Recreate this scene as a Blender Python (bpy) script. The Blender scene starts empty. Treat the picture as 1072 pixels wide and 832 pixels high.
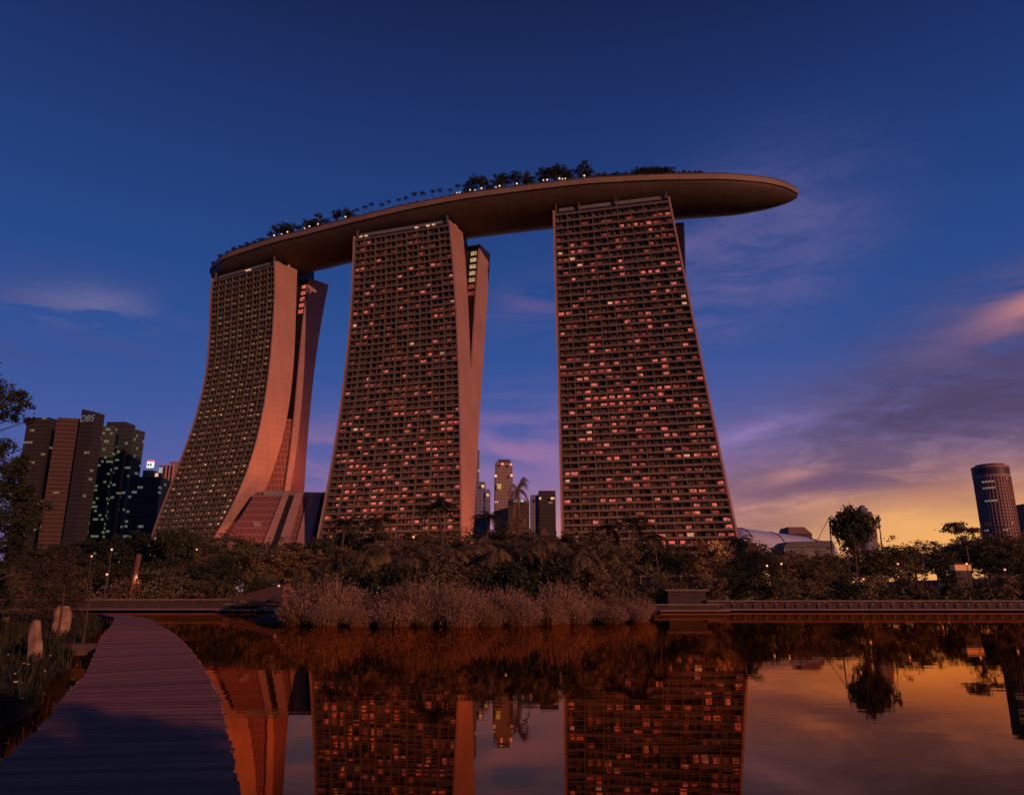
import bpy, math, random
import numpy as np
from mathutils import Vector, Matrix
R = math.radians
random.seed(7)
S = bpy.context.scene
COL = S.collection

# ------------------------------------------------------------------ camera
F_PX, CX, CY, PITCH, EYE = 785.0, 536.0, 416.0, R(14.7), 2.2
cam_d = bpy.data.cameras.new('camera'); cam = bpy.data.objects.new('camera', cam_d); COL.objects.link(cam)
cam.location = (0, 0, EYE); cam.rotation_euler = (R(90) + PITCH, 0, 0)
cam_d.sensor_width = 36; cam_d.lens = 36 * F_PX / 1072; cam_d.clip_start = 0.1; cam_d.clip_end = 20000
S.camera = cam
S.view_settings.view_transform = 'Standard'; S.view_settings.look = 'None'
S.view_settings.exposure = 0.0; S.view_settings.gamma = 1.0; S.view_settings.use_curve_mapping = False
S.render.engine = 'CYCLES'
S.cycles.max_bounces = 5; S.cycles.diffuse_bounces = 2; S.cycles.glossy_bounces = 3; S.cycles.transparent_max_bounces = 6
S.cycles.caustics_reflective = False; S.cycles.caustics_refractive = False
S.cycles.sample_clamp_indirect = 4.0
try: S.cycles.use_denoising = True
except Exception: pass

def ray(px, py):
    x = (px - CX) / F_PX; u = -(py - CY) / F_PX
    return Vector((x, math.cos(PITCH) - u * math.sin(PITCH), math.sin(PITCH) + u * math.cos(PITCH)))
def at(px, py, Y):                       # a point Y metres away seen at a photo pixel
    r = ray(px, py); return Vector((0, 0, EYE)) + r * (Y / r.y)
def atz(px, py, z):
    r = ray(px, py); return Vector((0, 0, EYE)) + r * ((z - EYE) / r.z)
def proj(p):
    x, y, z = p[0], p[1], p[2] - EYE
    d = y * math.cos(PITCH) + z * math.sin(PITCH); u = -y * math.sin(PITCH) + z * math.cos(PITCH)
    return CX + F_PX * x / d, CY - F_PX * u / d
def lin(r, g, b):
    return tuple(((c / 255) / 12.92 if c <= 10 else ((c / 255 + 0.055) / 1.055) ** 2.4) for c in (r, g, b))

# ------------------------------------------------------------------ sky
SUN_EL, SUN_H = R(9.5), Vector((0.60, -0.80, 0)).normalized()
W = bpy.data.worlds.new('World'); S.world = W; W.use_nodes = True
nt = W.node_tree; nt.nodes.clear()
def N(t, **kw):
    n = nt.nodes.new(t)
    for k, v in kw.items(): setattr(n, k, v)
    return n
def L(a, b): nt.links.new(a, b)
def M(op, a, b=None, c=None, clamp=False):
    n = N('ShaderNodeMath', operation=op); n.use_clamp = clamp
    for i, v in enumerate((a, b, c)):
        if v is None: continue
        if isinstance(v, (int, float)): n.inputs[i].default_value = v
        else: L(v, n.inputs[i])
    return n.outputs[0]
def VDOT(a, v):
    n = N('ShaderNodeVectorMath', operation='DOT_PRODUCT'); L(a, n.inputs[0]); n.inputs[1].default_value = tuple(v); return n.outputs['Value']
def MIX(f, a, b):
    n = N('ShaderNodeMix', data_type='RGBA'); n.clamp_factor = True
    if isinstance(f, (int, float)): n.inputs[0].default_value = f
    else: L(f, n.inputs[0])
    for s, v in ((6, a), (7, b)):
        if isinstance(v, tuple): n.inputs[s].default_value = (*v, 1)
        else: L(v, n.inputs[s])
    return n.outputs[2]
def RAMP(fac, stops):
    n = N('ShaderNodeValToRGB'); cr = n.color_ramp
    while len(cr.elements) > 1: cr.elements.remove(cr.elements[-1])
    cr.elements[0].position = stops[0][0]; cr.elements[0].color = (*stops[0][1], 1)
    for p, c in stops[1:]:
        e = cr.elements.new(p); e.color = (*c, 1)
    L(fac, n.inputs[0]); return n.outputs[0]
tc = N('ShaderNodeTexCoord'); nrm = N('ShaderNodeVectorMath', operation='NORMALIZE'); L(tc.outputs['Generated'], nrm.inputs[0])
D = nrm.outputs[0]
sep = N('ShaderNodeSeparateXYZ'); L(D, sep.inputs[0])
dx, dy, dz = sep.outputs
az = M('ARCTAN2', dx, dy)
base = RAMP(dz, [(0.0, lin(110, 84, 132)), (.08, lin(90, 88, 150)), (.16, lin(68, 90, 158)), (.27, lin(49, 82, 151)), (.39, lin(36, 71, 136)),
                 (.5, lin(31, 59, 119)), (.6, lin(26, 46, 100)), (.69, lin(20, 32, 74)), (1, lin(12, 18, 46))])
glow = RAMP(dz, [(0.0, lin(246, 172, 88)), (.075, lin(242, 174, 98)), (.115, lin(222, 154, 106)), (.15, lin(184, 130, 124)), (.19, lin(134, 110, 150)), (.3, lin(66, 82, 152))])
pink = RAMP(dz, [(0.0, lin(222, 150, 120)), (.08, lin(196, 132, 140)), (.14, lin(142, 112, 165)), (.22, lin(84, 90, 162)), (.3, lin(54, 80, 152))])
def gauss(x, c, s):
    t = M('DIVIDE', M('SUBTRACT', x, c), s); return M('POWER', math.e, M('MULTIPLY', M('MULTIPLY', t, t), -1.0))
low = M('SUBTRACT', 1.0, M('DIVIDE', dz, .3), clamp=True)
low = M('POWER', low, .5)
gz = M('MULTIPLY', M('MULTIPLY', gauss(az, R(31), R(19)), low), 1.15, clamp=True)
pz = M('MULTIPLY', gauss(az, R(6), R(26)), low)
# streaky noise, one field for all clouds
mp = N('ShaderNodeMapping'); mp.inputs['Scale'].default_value = (3.2, 3.2, 15); mp.inputs['Rotation'].default_value = (0, R(-9), 0); L(D, mp.inputs[0])
no = N('ShaderNodeTexNoise'); no.inputs['Scale'].default_value = 1.6; no.inputs['Detail'].default_value = 7; no.inputs['Roughness'].default_value = .58; no.inputs['Distortion'].default_value = .5
L(mp.outputs[0], no.inputs['Vector']); nz = no.outputs['Fac']
nzc = M('MULTIPLY', M('SUBTRACT', nz, .41), 5.5, clamp=True)
mp2 = N('ShaderNodeMapping'); mp2.inputs['Scale'].default_value = (7, 7, 26); mp2.inputs['Rotation'].default_value = (0, R(-14), 0); L(D, mp2.inputs[0])
no2 = N('ShaderNodeTexNoise'); no2.inputs['Scale'].default_value = 1.5; no2.inputs['Detail'].default_value = 8; no2.inputs['Roughness'].default_value = .62; no2.inputs['Distortion'].default_value = .9
L(mp2.outputs[0], no2.inputs['Vector']); nzf = M('MULTIPLY', M('SUBTRACT', no2.outputs['Fac'], .40), 5.0, clamp=True)
colr = MIX(M('MULTIPLY', pz, .9), base, pink)
colr = MIX(gz, colr, glow)
def blob(px, py, a, b, rot=0.0):                    # an oval patch of sky, sizes in degrees
    c = ray(px, py).normalized(); e1 = Vector((0, 0, 1)).cross(c).normalized() * -1; e2 = c.cross(e1) * -1
    if e2.z < 0: e2 = -e2
    cr, sr = math.cos(R(rot)), math.sin(R(rot))
    f1, f2 = e1 * cr + e2 * sr, e2 * cr - e1 * sr
    w = M('MAXIMUM', VDOT(D, c), .05)
    u = M('DIVIDE', M('DIVIDE', VDOT(D, f1), w), math.tan(R(a))); v = M('DIVIDE', M('DIVIDE', VDOT(D, f2), w), math.tan(R(b)))
    return M('POWER', math.e, M('MULTIPLY', M('ADD', M('MULTIPLY', u, u), M('MULTIPLY', v, v)), -1.0))
def cloud(colr, col, k, *bl, n=True):
    m = blob(*bl)
    if n: m = M('MULTIPLY', m, nzc if n is True else nzf)
    return MIX(M('MULTIPLY', m, k), colr, col)
colr = cloud(colr, lin(76, 70, 112), .5, 985, 425, 12, 5.0, 22, n=False)
colr = cloud(colr, lin(64, 58, 92), .7, 965, 425, 12, 4.6, 22, n=2)
colr = cloud(colr, lin(110, 88, 124), .55, 930, 470, 10, 2.6, 16, n=2)
colr = cloud(colr, lin(108, 98, 150), .5, 790, 255, 7, 4.5, 16, n=2)
colr = cloud(colr, lin(66, 58, 90), .8, 985, 440, 13, 4.2, 22)
colr = cloud(colr, lin(80, 66, 100), .9, 1085, 400, 7, 5, 10)
colr = cloud(colr, lin(112, 82, 110), .9, 850, 508, 9, 1.5, 14)
colr = cloud(colr, lin(104, 82, 118), .8, 960, 486, 9, 1.6, 12)
colr = cloud(colr, lin(176, 118, 104), .8, 1010, 515, 7, 1.0, 8)
colr = cloud(colr, lin(190, 128, 108), .7, 840, 532, 6, .8, 6)
colr = cloud(colr, lin(248, 180, 112), .55, 945, 548, 5.0, 1.7, 0, n=False)
colr = cloud(colr, lin(226, 146, 118), 1.0, 1078, 320, 3.0, 1.0, 16)
colr = cloud(colr, lin(100, 88, 136), .7, 1010, 352, 6, 2.4, 25)
colr = cloud(colr, lin(110, 96, 150), .95, 750, 285, 7, 4.0, 10)
colr = cloud(colr, lin(88, 90, 148), .35, 800, 255, 7, 5.5, 22, n=False)
colr = cloud(colr, lin(142, 118, 176), .9, 790, 454, 4.4, 1.0, 12)
colr = cloud(colr, lin(214, 150, 140), .8, 850, 490, 3.2, .5, 14)
colr = cloud(colr, lin(150, 112, 160), .9, 540, 470, 8, 3.2, 6)
colr = cloud(colr, lin(92, 84, 140), .8, 560, 320, 3.5, 1.8, 10)
colr = cloud(colr, lin(128, 126, 168), .9, 92, 322, 3.8, 1.2, 6)
colr = cloud(colr, lin(70, 72, 130), .7, 40, 335, 9, 3, 6)
colr = cloud(colr, lin(150, 110, 150), .8, 330, 480, 6, 2.4, 10)
below = M('LESS_THAN', dz, -0.002)
colr = MIX(below, colr, lin(40, 32, 40))
behind = M('MULTIPLY', M('MULTIPLY', dy, -1.0, clamp=True), .35)
colr = MIX(behind, colr, lin(30, 30, 60))
bg1 = N('ShaderNodeBackground'); L(colr, bg1.inputs[0]); bg1.inputs[1].default_value = 1.0
skyt = N('ShaderNodeTexSky', sky_type='NISHITA'); skyt.sun_disc = False
skyt.sun_elevation = R(1.0); skyt.sun_rotation = math.atan2(SUN_H.x, SUN_H.y)
bg2 = N('ShaderNodeBackground'); L(skyt.outputs[0], bg2.inputs[0]); bg2.inputs[1].default_value = .004
add = N('ShaderNodeAddShader'); L(bg1.outputs[0], add.inputs[0]); L(bg2.outputs[0], add.inputs[1])
out = N('ShaderNodeOutputWorld'); L(add.outputs[0], out.inputs[0])

# ------------------------------------------------------------------ sun: last red light from the right, a little behind the camera
sd = bpy.data.lights.new('sun', 'SUN'); sun = bpy.data.objects.new('sun', sd); COL.objects.link(sun)
sd.energy = 2.5; sd.angle = R(.6); sd.color = (1.0, .33, .185)
sdir = (SUN_H * math.cos(SUN_EL) + Vector((0, 0, math.sin(SUN_EL))))
sun.rotation_euler = sdir.to_track_quat('Z', 'Y').to_euler(); sun.location = (60, -60, 60)

# ------------------------------------------------------------------ helpers
class MB:
    def __init__(s): s.v = []; s.f = []
    def quad(s, *p):
        i = len(s.v); s.v += [tuple(q) for q in p]; s.f.append(tuple(range(i, i + len(p))))
    def hexa(s, p):                                # p: 4 bottom, 4 top
        i = len(s.v); s.v += [tuple(q) for q in p]
        for f in ((3, 2, 1, 0), (4, 5, 6, 7), (0, 1, 5, 4), (1, 2, 6, 5), (2, 3, 7, 6), (3, 0, 4, 7)): s.f.append(tuple(i + k for k in f))
    def box(s, c, sz, rz=0.0):
        c = Vector(c); hx, hy, hz = sz[0] / 2, sz[1] / 2, sz[2] / 2; m = Matrix.Rotation(rz, 3, 'Z')
        P = [c + m @ Vector((x, y, z)) for z in (-hz, hz) for x, y in ((-hx, -hy), (hx, -hy), (hx, hy), (-hx, hy))]
        s.hexa(P)
    def tube(s, pts, rad, n=7, cap=True):
        pts = [Vector(p) for p in pts]; i0 = len(s.v)
        if isinstance(rad, (int, float)): rad = [rad] * len(pts)
        for k, p in enumerate(pts):
            t = (pts[min(k + 1, len(pts) - 1)] - pts[max(k - 1, 0)]).normalized()
            a = t.cross(Vector((0, 0, 1)) if abs(t.z) < .9 else Vector((1, 0, 0))).normalized(); b = t.cross(a)
            for j in range(n):
                th = 2 * math.pi * j / n; s.v.append(tuple(p + (a * math.cos(th) + b * math.sin(th)) * rad[k]))
        for k in range(len(pts) - 1):
            for j in range(n):
                s.f.append((i0 + k * n + j, i0 + k * n + (j + 1) % n, i0 + (k + 1) * n + (j + 1) % n, i0 + (k + 1) * n + j))
        if cap:
            s.f.append(tuple(i0 + j for j in range(n))[::-1]); s.f.append(tuple(i0 + (len(pts) - 1) * n + j for j in range(n)))
    def loft(s, rings, close=True, cap=True):      # rings of equal length
        i0 = len(s.v); n = len(rings[0])
        for r in rings: s.v += [tuple(p) for p in r]
        for k in range(len(rings) - 1):
            for j in range(n if close else n - 1):
                s.f.append((i0 + k * n + j, i0 + k * n + (j + 1) % n, i0 + (k + 1) * n + (j + 1) % n, i0 + (k + 1) * n + j))
        if cap:
            s.f.append(tuple(i0 + j for j in range(n))[::-1]); s.f.append(tuple(i0 + (len(rings) - 1) * n + j for j in range(n)))
        return s
    def ball(s, c, r, nu=8, nv=6):
        c = Vector(c); rings = []
        for k in range(1, nv):
            ph = math.pi * k / nv; rings.append([c + Vector((math.cos(2 * math.pi * j / nu) * math.sin(ph), math.sin(2 * math.pi * j / nu) * math.sin(ph), -math.cos(ph))) * r for j in range(nu)])
        s.loft(rings)
    def build(s, name, mat, parent=None, smooth=False):
        me = bpy.data.meshes.new(name)
        off = parent['_w'] if parent is not None and '_w' in parent else (0, 0, 0)
        me.from_pydata([(v[0] - off[0], v[1] - off[1], v[2] - off[2]) for v in s.v], [], s.f)
        if smooth: me.polygons.foreach_set('use_smooth', [True] * len(me.polygons))
        me.materials.append(mat); me.update()
        o = bpy.data.objects.new(name, me); COL.objects.link(o)
        if parent is not None:
            o.parent = parent; o['_w'] = list(off)
        return o
def tag(o, label=None, cat=None, group=None, kind=None):
    if label: o['label'] = label
    if cat: o['category'] = cat
    if group: o['group'] = group
    if kind: o['kind'] = kind
    return o
def thing(name, label, cat, loc=(0, 0, 0), group=None):
    o = bpy.data.objects.new(name, None); COL.objects.link(o); o.location = loc; o['_w'] = list(loc)
    return tag(o, label, cat, group)
def copy_tree(o, parent=None):
    c = o.copy(); COL.objects.link(c)
    if parent is not None: c.parent = parent
    for ch in o.children: copy_tree(ch, c)
    return c

# ------------------------------------------------------------------ materials
def mat(name, col, rough=.7, noise=0.0, nscale=1.0, col2=None, metal=0.0, bump=0.0, spec=.3, coords='Object'):
    m = bpy.data.materials.new(name); m.use_nodes = True; t = m.node_tree; b = t.nodes['Principled BSDF']
    b.inputs['Base Color'].default_value = (*col, 1); b.inputs['Roughness'].default_value = rough; b.inputs['Metallic'].default_value = metal
    b.inputs['Specular IOR Level'].default_value = spec
    if noise or bump:
        tcn = t.nodes.new('ShaderNodeTexCoord'); n = t.nodes.new('ShaderNodeTexNoise'); n.inputs['Scale'].default_value = nscale; n.inputs['Detail'].default_value = 6
        t.links.new(tcn.outputs[coords], n.inputs['Vector'])
        if noise:
            mx = t.nodes.new('ShaderNodeMix'); mx.data_type = 'RGBA'
            mr = t.nodes.new('ShaderNodeMapRange'); mr.inputs[1].default_value = .3; mr.inputs[2].default_value = .7
            t.links.new(n.outputs['Fac'], mr.inputs[0]); t.links.new(mr.outputs[0], mx.inputs[0])
            c2 = col2 or tuple(c * (1 - noise) for c in col)
            mx.inputs[6].default_value = (*col, 1); mx.inputs[7].default_value = (*c2, 1); t.links.new(mx.outputs[2], b.inputs['Base Color'])
        if bump:
            bp = t.nodes.new('ShaderNodeBump'); bp.inputs['Strength'].default_value = bump; t.links.new(n.outputs['Fac'], bp.inputs['Height']); t.links.new(bp.outputs[0], b.inputs['Normal'])
    return m
def emat(name, col, strength, base=(.02, .02, .02), noise=0.0, nscale=.5):
    m = mat(name, base, .5); t = m.node_tree; b = t.nodes['Principled BSDF']
    b.inputs['Emission Color'].default_value = (*col, 1); b.inputs['Emission Strength'].default_value = strength
    if noise:
        g = t.nodes.new('ShaderNodeTexCoord'); n = t.nodes.new('ShaderNodeTexNoise'); n.inputs['Scale'].default_value = nscale; n.inputs['Detail'].default_value = 3
        t.links.new(g.outputs['Object'], n.inputs['Vector'])
        mr = t.nodes.new('ShaderNodeMapRange'); mr.inputs[1].default_value = .35; mr.inputs[2].default_value = .65
        mr.inputs[3].default_value = strength * (1 - noise); mr.inputs[4].default_value = strength * (1 + noise)
        t.links.new(n.outputs['Fac'], mr.inputs[0]); t.links.new(mr.outputs[0], b.inputs['Emission Strength'])
    return m
def leaf_mat(name, c1, c2, var=.5):
    m = bpy.data.materials.new(name); m.use_nodes = True; t = m.node_tree; b = t.nodes['Principled BSDF']
    g = t.nodes.new('ShaderNodeNewGeometry'); o = t.nodes.new('ShaderNodeObjectInfo')
    ad = t.nodes.new('ShaderNodeMath'); ad.operation = 'ADD'; t.links.new(g.outputs['Random Per Island'], ad.inputs[0])
    sc = t.nodes.new('ShaderNodeMath'); sc.operation = 'MULTIPLY_ADD'; sc.inputs[1].default_value = .7; sc.inputs[2].default_value = -.35; t.links.new(o.outputs['Random'], sc.inputs[0]); t.links.new(sc.outputs[0], ad.inputs[1])
    mx = t.nodes.new('ShaderNodeMix'); mx.data_type = 'RGBA'; mx.clamp_factor = True; t.links.new(ad.outputs[0], mx.inputs[0])
    mx.inputs[6].default_value = (*c1, 1); mx.inputs[7].default_value = (*c2, 1); t.links.new(mx.outputs[2], b.inputs['Base Color'])
    b.inputs['Roughness'].default_value = .65; b.inputs['Specular IOR Level'].default_value = .2
    tr = t.nodes.new('ShaderNodeBsdfTranslucent'); t.links.new(mx.outputs[2], tr.inputs[0])
    ms = t.nodes.new('ShaderNodeMixShader'); ms.inputs[0].default_value = .25
    t.links.new(b.outputs[0], ms.inputs[1]); t.links.new(tr.outputs[0], ms.inputs[2]); t.links.new(ms.outputs[0], t.nodes['Material Output'].inputs[0])
    return m
def tower_mat(name, glass, line, fh=4.0, bw=3.0, lit=.08, litcol=(1, .75, .45), strength=1.0, vline=0.0, lw=.35):
    """curtain wall: floor lines, mullions and some lit cells, all from object coordinates"""
    m = bpy.data.materials.new(name); m.use_nodes = True; t = m.node_tree; b = t.nodes['Principled BSDF']
    def mm(op, a, bb=None):
        n = t.nodes.new('ShaderNodeMath'); n.operation = op
        for i, v in enumerate((a, bb)):
            if v is None: continue
            if isinstance(v, (int, float)): n.inputs[i].default_value = v
            else: t.links.new(v, n.inputs[i])
        return n.outputs[0]
    tcn = t.nodes.new('ShaderNodeTexCoord'); sp = t.nodes.new('ShaderNodeSeparateXYZ'); t.links.new(tcn.outputs['Object'], sp.inputs[0])
    h = mm('ADD', sp.outputs[0], mm('MULTIPLY', sp.outputs[1], 1.0)); z = sp.outputs[2]
    fz = mm('FRACT', mm('DIVIDE', z, fh)); fx = mm('FRACT', mm('DIVIDE', h, bw))
    ln = mm('LESS_THAN', fz, lw)
    if vline: ln = mm('MAXIMUM', ln, mm('LESS_THAN', fx, vline))
    mx = t.nodes.new('ShaderNodeMix'); mx.data_type = 'RGBA'; t.links.new(ln, mx.inputs[0]); mx.inputs[6].default_value = (*glass, 1); mx.inputs[7].default_value = (*line, 1)
    t.links.new(mx.outputs[2], b.inputs['Base Color']); b.inputs['Roughness'].default_value = .6; b.inputs['Specular IOR Level'].default_value = .2
    cb = t.nodes.new('ShaderNodeCombineXYZ'); t.links.new(mm('FLOOR', mm('DIVIDE', h, bw * 1.6)), cb.inputs[0]); t.links.new(mm('FLOOR', mm('DIVIDE', z, fh)), cb.inputs[2])
    wn = t.nodes.new('ShaderNodeTexWhiteNoise'); t.links.new(cb.outputs[0], wn.inputs['Vector'])
    on = mm('MULTIPLY', mm('LESS_THAN', wn.outputs['Value'], lit), mm('SUBTRACT', 1.0, ln))
    on = mm('MULTIPLY', on, mm('GREATER_THAN', fz, lw + .15))
    b.inputs['Emission Color'].default_value = (*litcol, 1)
    t.links.new(mm('MULTIPLY', on, strength), b.inputs['Emission Strength'])
    return m

m_wall = mat('pale_render', (.36, .25, .195), .65, .18, .06, bump=.05)
def joints(m, sx, sy, axes, dark=.72, wid=.02):
    t = m.node_tree; b = t.nodes['Principled BSDF']; src = b.inputs['Base Color'].links[0].from_socket
    tcn = t.nodes.new('ShaderNodeTexCoord'); sp = t.nodes.new('ShaderNodeSeparateXYZ'); t.links.new(tcn.outputs['Object'], sp.inputs[0]); ls = []
    for ax, sz in zip(axes, (sx, sy)):
        a = t.nodes.new('ShaderNodeMath'); a.operation = 'DIVIDE'; a.inputs[1].default_value = sz; t.links.new(sp.outputs[ax], a.inputs[0])
        f = t.nodes.new('ShaderNodeMath'); f.operation = 'FRACT'; t.links.new(a.outputs[0], f.inputs[0])
        l = t.nodes.new('ShaderNodeMath'); l.operation = 'LESS_THAN'; l.inputs[1].default_value = wid * 3.4 / sz * 3; t.links.new(f.outputs[0], l.inputs[0]); ls.append(l.outputs[0])
    mxx = t.nodes.new('ShaderNodeMath'); mxx.operation = 'MAXIMUM'; t.links.new(ls[0], mxx.inputs[0]); t.links.new(ls[1], mxx.inputs[1])
    mu = t.nodes.new('ShaderNodeMix'); mu.data_type = 'RGBA'; mu.blend_type = 'MULTIPLY'; mu.inputs[7].default_value = (dark, dark, dark, 1)
    t.links.new(mxx.outputs[0], mu.inputs[0]); t.links.new(src, mu.inputs[6]); t.links.new(mu.outputs[2], b.inputs['Base Color'])
joints(m_wall, 3.4, 5.1, (2, 1))
m_band = mat('balcony_concrete', (.125, .125, .085), .7, .25, .3)
m_fin = mat('fin_concrete', (.10, .112, .075), .7, .2, .3)
m_glass = mat('dark_glass', (.022, .022, .024), .25, spec=.5)
m_core = mat('core_glass', (.03, .035, .04), .35, .5, .15)
m_atr = tower_mat('atrium_glazing', (.16, .08, .07), (.28, .16, .13), 3.4, 2.2, .03, (1, .45, .3), .1, .12, .16)
m_crown = mat('crown_panels', (.16, .19, .17), .6, .2, .2)
m_hull = mat('hull_panels', (.072, .07, .052), .5, .22, .05, bump=.03)
joints(m_hull, 6.0, 4.5, (0, 1), .6, .03)
m_lip = mat('hull_rim', (.23, .19, .11), .5, .25, .2)
m_deckroof = mat('roof_deck', (.15, .13, .11), .8, .3, .2)
m_metal = mat('dark_metal', (.035, .035, .04), .5)
m_steel = mat('pale_steel', (.45, .4, .36), .5)
m_win = [emat('curtain_glow_pink', (1.0, .18, .125), .55, noise=.65, nscale=.7), emat('curtain_glow_red', (1.0, .15, .10), .2, noise=.7, nscale=.7),
         emat('curtain_glow_pale', (1.0, .4, .24), .62, noise=.5, nscale=.7), emat('unlit_curtain_glow', (1.0, .28, .22), .035, noise=.7, nscale=.7)]  # the last one paints a faint glow onto unlit curtains
m_curt = mat('drawn_curtain', (.16, .12, .10), .9, .6, .8)
m_winw = [emat('lamp_spot_warm', (1.0, .5, .27), .85, noise=.4), emat('lamp_spot_pink', (1.0, .33, .2), .6, noise=.4), emat('lamp_spot_dim', (1.0, .42, .26), .3, noise=.5)]
m_land = emat('landing_glow', (1, .58, .28), .42, noise=.4)
m_bulb = emat('bulb_warm', (1, .5, .28), 1.3)
m_bulbw = emat('bulb_white', (1, .68, .42), 1.5)
m_bulbr = emat('bulb_red', (1, .28, .18), 1.3)
m_bark = mat('bark', (.09, .065, .045), .9, .4, 3.0, bump=.4)
m_leafd = leaf_mat('leaf_dark', (.02, .035, .02), (.055, .075, .035))
m_leafm = leaf_mat('leaf_mid', (.06, .07, .032), (.17, .155, .07))
m_leafo = leaf_mat('leaf_olive', (.10, .085, .045), (.24, .18, .095))
m_palm = leaf_mat('palm_leaf', (.08, .085, .04), (.24, .19, .095))
m_reed = leaf_mat('reed_blade', (.08, .07, .035), (.32, .21, .12))
m_grass = leaf_mat('marsh_grass', (.022, .034, .014), (.06, .062, .026))
m_flower = mat('white_petal', (.7, .7, .65), .6)
m_wood = mat('weathered_plank', (.16, .125, .10), .62, .45, 1.6, bump=.25)
m_wood2 = mat('timber_beam', (.13, .10, .08), .75, .4, 2.0)
m_ledge = mat('walkway_concrete', (.19, .14, .115), .75, .25, .5)
m_dark = mat('dark_timber', (.05, .045, .042), .8, .3, .6)  # dark timber tone for walls, piles and copings
m_stone = mat('rough_stone', (.34, .24, .16), .9, .55, 3.5, bump=.7)

# ------------------------------------------------------------------ ground and water
def smooth(a, b, x):
    t = min(1, max(0, (x - a) / (b - a))); return t * t * (3 - 2 * t)
DECK_L = [(-2.6, -3), (-3.2, 2), (-4.2, 5.5), (-5.3, 8.5), (-6.1, 10.5), (-7.2, 12.8), (-9.3, 17.4), (-12.8, 24.3), (-17.2, 33), (-22.0, 43), (-29.5, 58), (-36.5, 69), (-47, 80), (-60, 86)]
DECK_R = [(0.9, -3), (-0.5, 2), (-1.75, 5.5), (-3.05, 8.9), (-3.75, 10.6), (-4.8, 13.2), (-7.4, 19), (-10.7, 26.0), (-14.6, 34), (-18.9, 42.2), (-26, 56), (-33.4, 66.8), (-44, 76), (-58, 82.5)]
def deck_left(y):
    ys = [p[1] for p in DECK_L]; return float(np.interp(y, ys, [p[0] for p in DECK_L]))
def far_shore(x): return 107.5 + 2.0 * math.sin(x * .05) + (0.0 if x > -30 else 14 * smooth(-30, -50, x) * 0 + 0)
def ground_z(x, y):
    fs = far_shore(x)
    z = -1.6 + smooth(fs - 2, fs + 3, y) * 2.4
    if y > fs: z += smooth(fs, fs + 70, y) * (1.6 + 5.0 * smooth(70, 160, x))
    if y < 95:                                    # the marsh bank to the left of the boardwalk
        e = deck_left(max(-3, y)) - .75 - .25 * math.sin(y * .7)
        z = max(z, -1.6 + 1.85 * smooth(e + .9, e - .5, x) + .1 * math.sin(x * 1.3) * math.sin(y * .9))
    z = max(z, -1.6 + 2.1 * smooth(-4.0, -7.5, y))  # bank behind the camera
    ex, ey = (x + 6.5) / 17.5, (y - 71) / 14.5     # the planted island
    z = max(z, -1.6 + 2.2 * smooth(1.12, .86, math.hypot(ex, ey)))
    return z
def axis(lo, hi, fine_lo, fine_hi, step, grow=1.35):
    a = list(np.arange(fine_lo, fine_hi + .01, step)); s = step; x = fine_hi
    while x < hi: s *= grow; x += s; a.append(min(x, hi))
    s = step; x = fine_lo; b = []
    while x > lo: s *= grow; x -= s; b.append(max(x, lo))
    return b[::-1] + a
xs = axis(-9000, 9000, -70, 90, .7); ys = axis(-3000, 9000, -14, 130, .7)
g = MB(); g.v = [(x, y, ground_z(x, y)) for y in ys for x in xs]
nx = len(xs)
g.f = [(j * nx + i, j * nx + i + 1, (j + 1) * nx + i + 1, (j + 1) * nx + i) for j in range(len(ys) - 1) for i in range(nx - 1)]
m_soil = mat('bank_soil', (.05, .045, .028), .95, .5, .4, col2=(.03, .04, .018), bump=.3)
tag(g.build('ground', m_soil, smooth=True), 'dark planted banks and land around the lake', 'ground', kind='structure')
m_water = bpy.data.materials.new('sunset_tinted_water'); m_water.use_nodes = True
t = m_water.node_tree; b = t.nodes['Principled BSDF']
b.inputs['Roughness'].default_value = .05; t.nodes.remove(b); b = t.nodes.new('ShaderNodeBsdfGlossy'); b.inputs['Color'].default_value = (.98, .50, .215, 1); b.inputs['Roughness'].default_value = .015; fz_ = t.nodes.new('ShaderNodeFresnel'); fz_.inputs['IOR'].default_value = 1.33; pw_ = t.nodes.new('ShaderNodeMath'); pw_.operation = 'POWER'; pw_.inputs[1].default_value = .78; t.links.new(fz_.outputs[0], pw_.inputs[0])  # orange tint puts a warm sky reflection into the water colour
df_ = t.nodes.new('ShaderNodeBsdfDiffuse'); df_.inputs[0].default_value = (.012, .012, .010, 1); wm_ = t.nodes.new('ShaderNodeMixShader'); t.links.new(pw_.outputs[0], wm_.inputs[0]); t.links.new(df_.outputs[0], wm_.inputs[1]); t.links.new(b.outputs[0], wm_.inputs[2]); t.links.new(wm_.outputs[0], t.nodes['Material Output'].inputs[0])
tcn = t.nodes.new('ShaderNodeTexCoord'); mpn = t.nodes.new('ShaderNodeMapping'); mpn.inputs['Scale'].default_value = (.5, 1.6, 1)
n1 = t.nodes.new('ShaderNodeTexNoise'); n1.inputs['Scale'].default_value = .9; n1.inputs['Detail'].default_value = 3
bp = t.nodes.new('ShaderNodeBump'); bp.inputs['Strength'].default_value = .006; bp.inputs['Distance'].default_value = .3
t.links.new(tcn.outputs['Object'], mpn.inputs[0]); t.links.new(mpn.outputs[0], n1.inputs['Vector']); t.links.new(n1.outputs['Fac'], bp.inputs['Height']); t.links.new(bp.outputs[0], b.inputs['Normal'])
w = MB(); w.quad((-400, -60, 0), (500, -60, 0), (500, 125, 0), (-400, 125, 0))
tag(w.build('lake_water', m_water), 'still lake mirroring the towers, sunset orange tinted into its surface', 'water', kind='structure')

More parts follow.
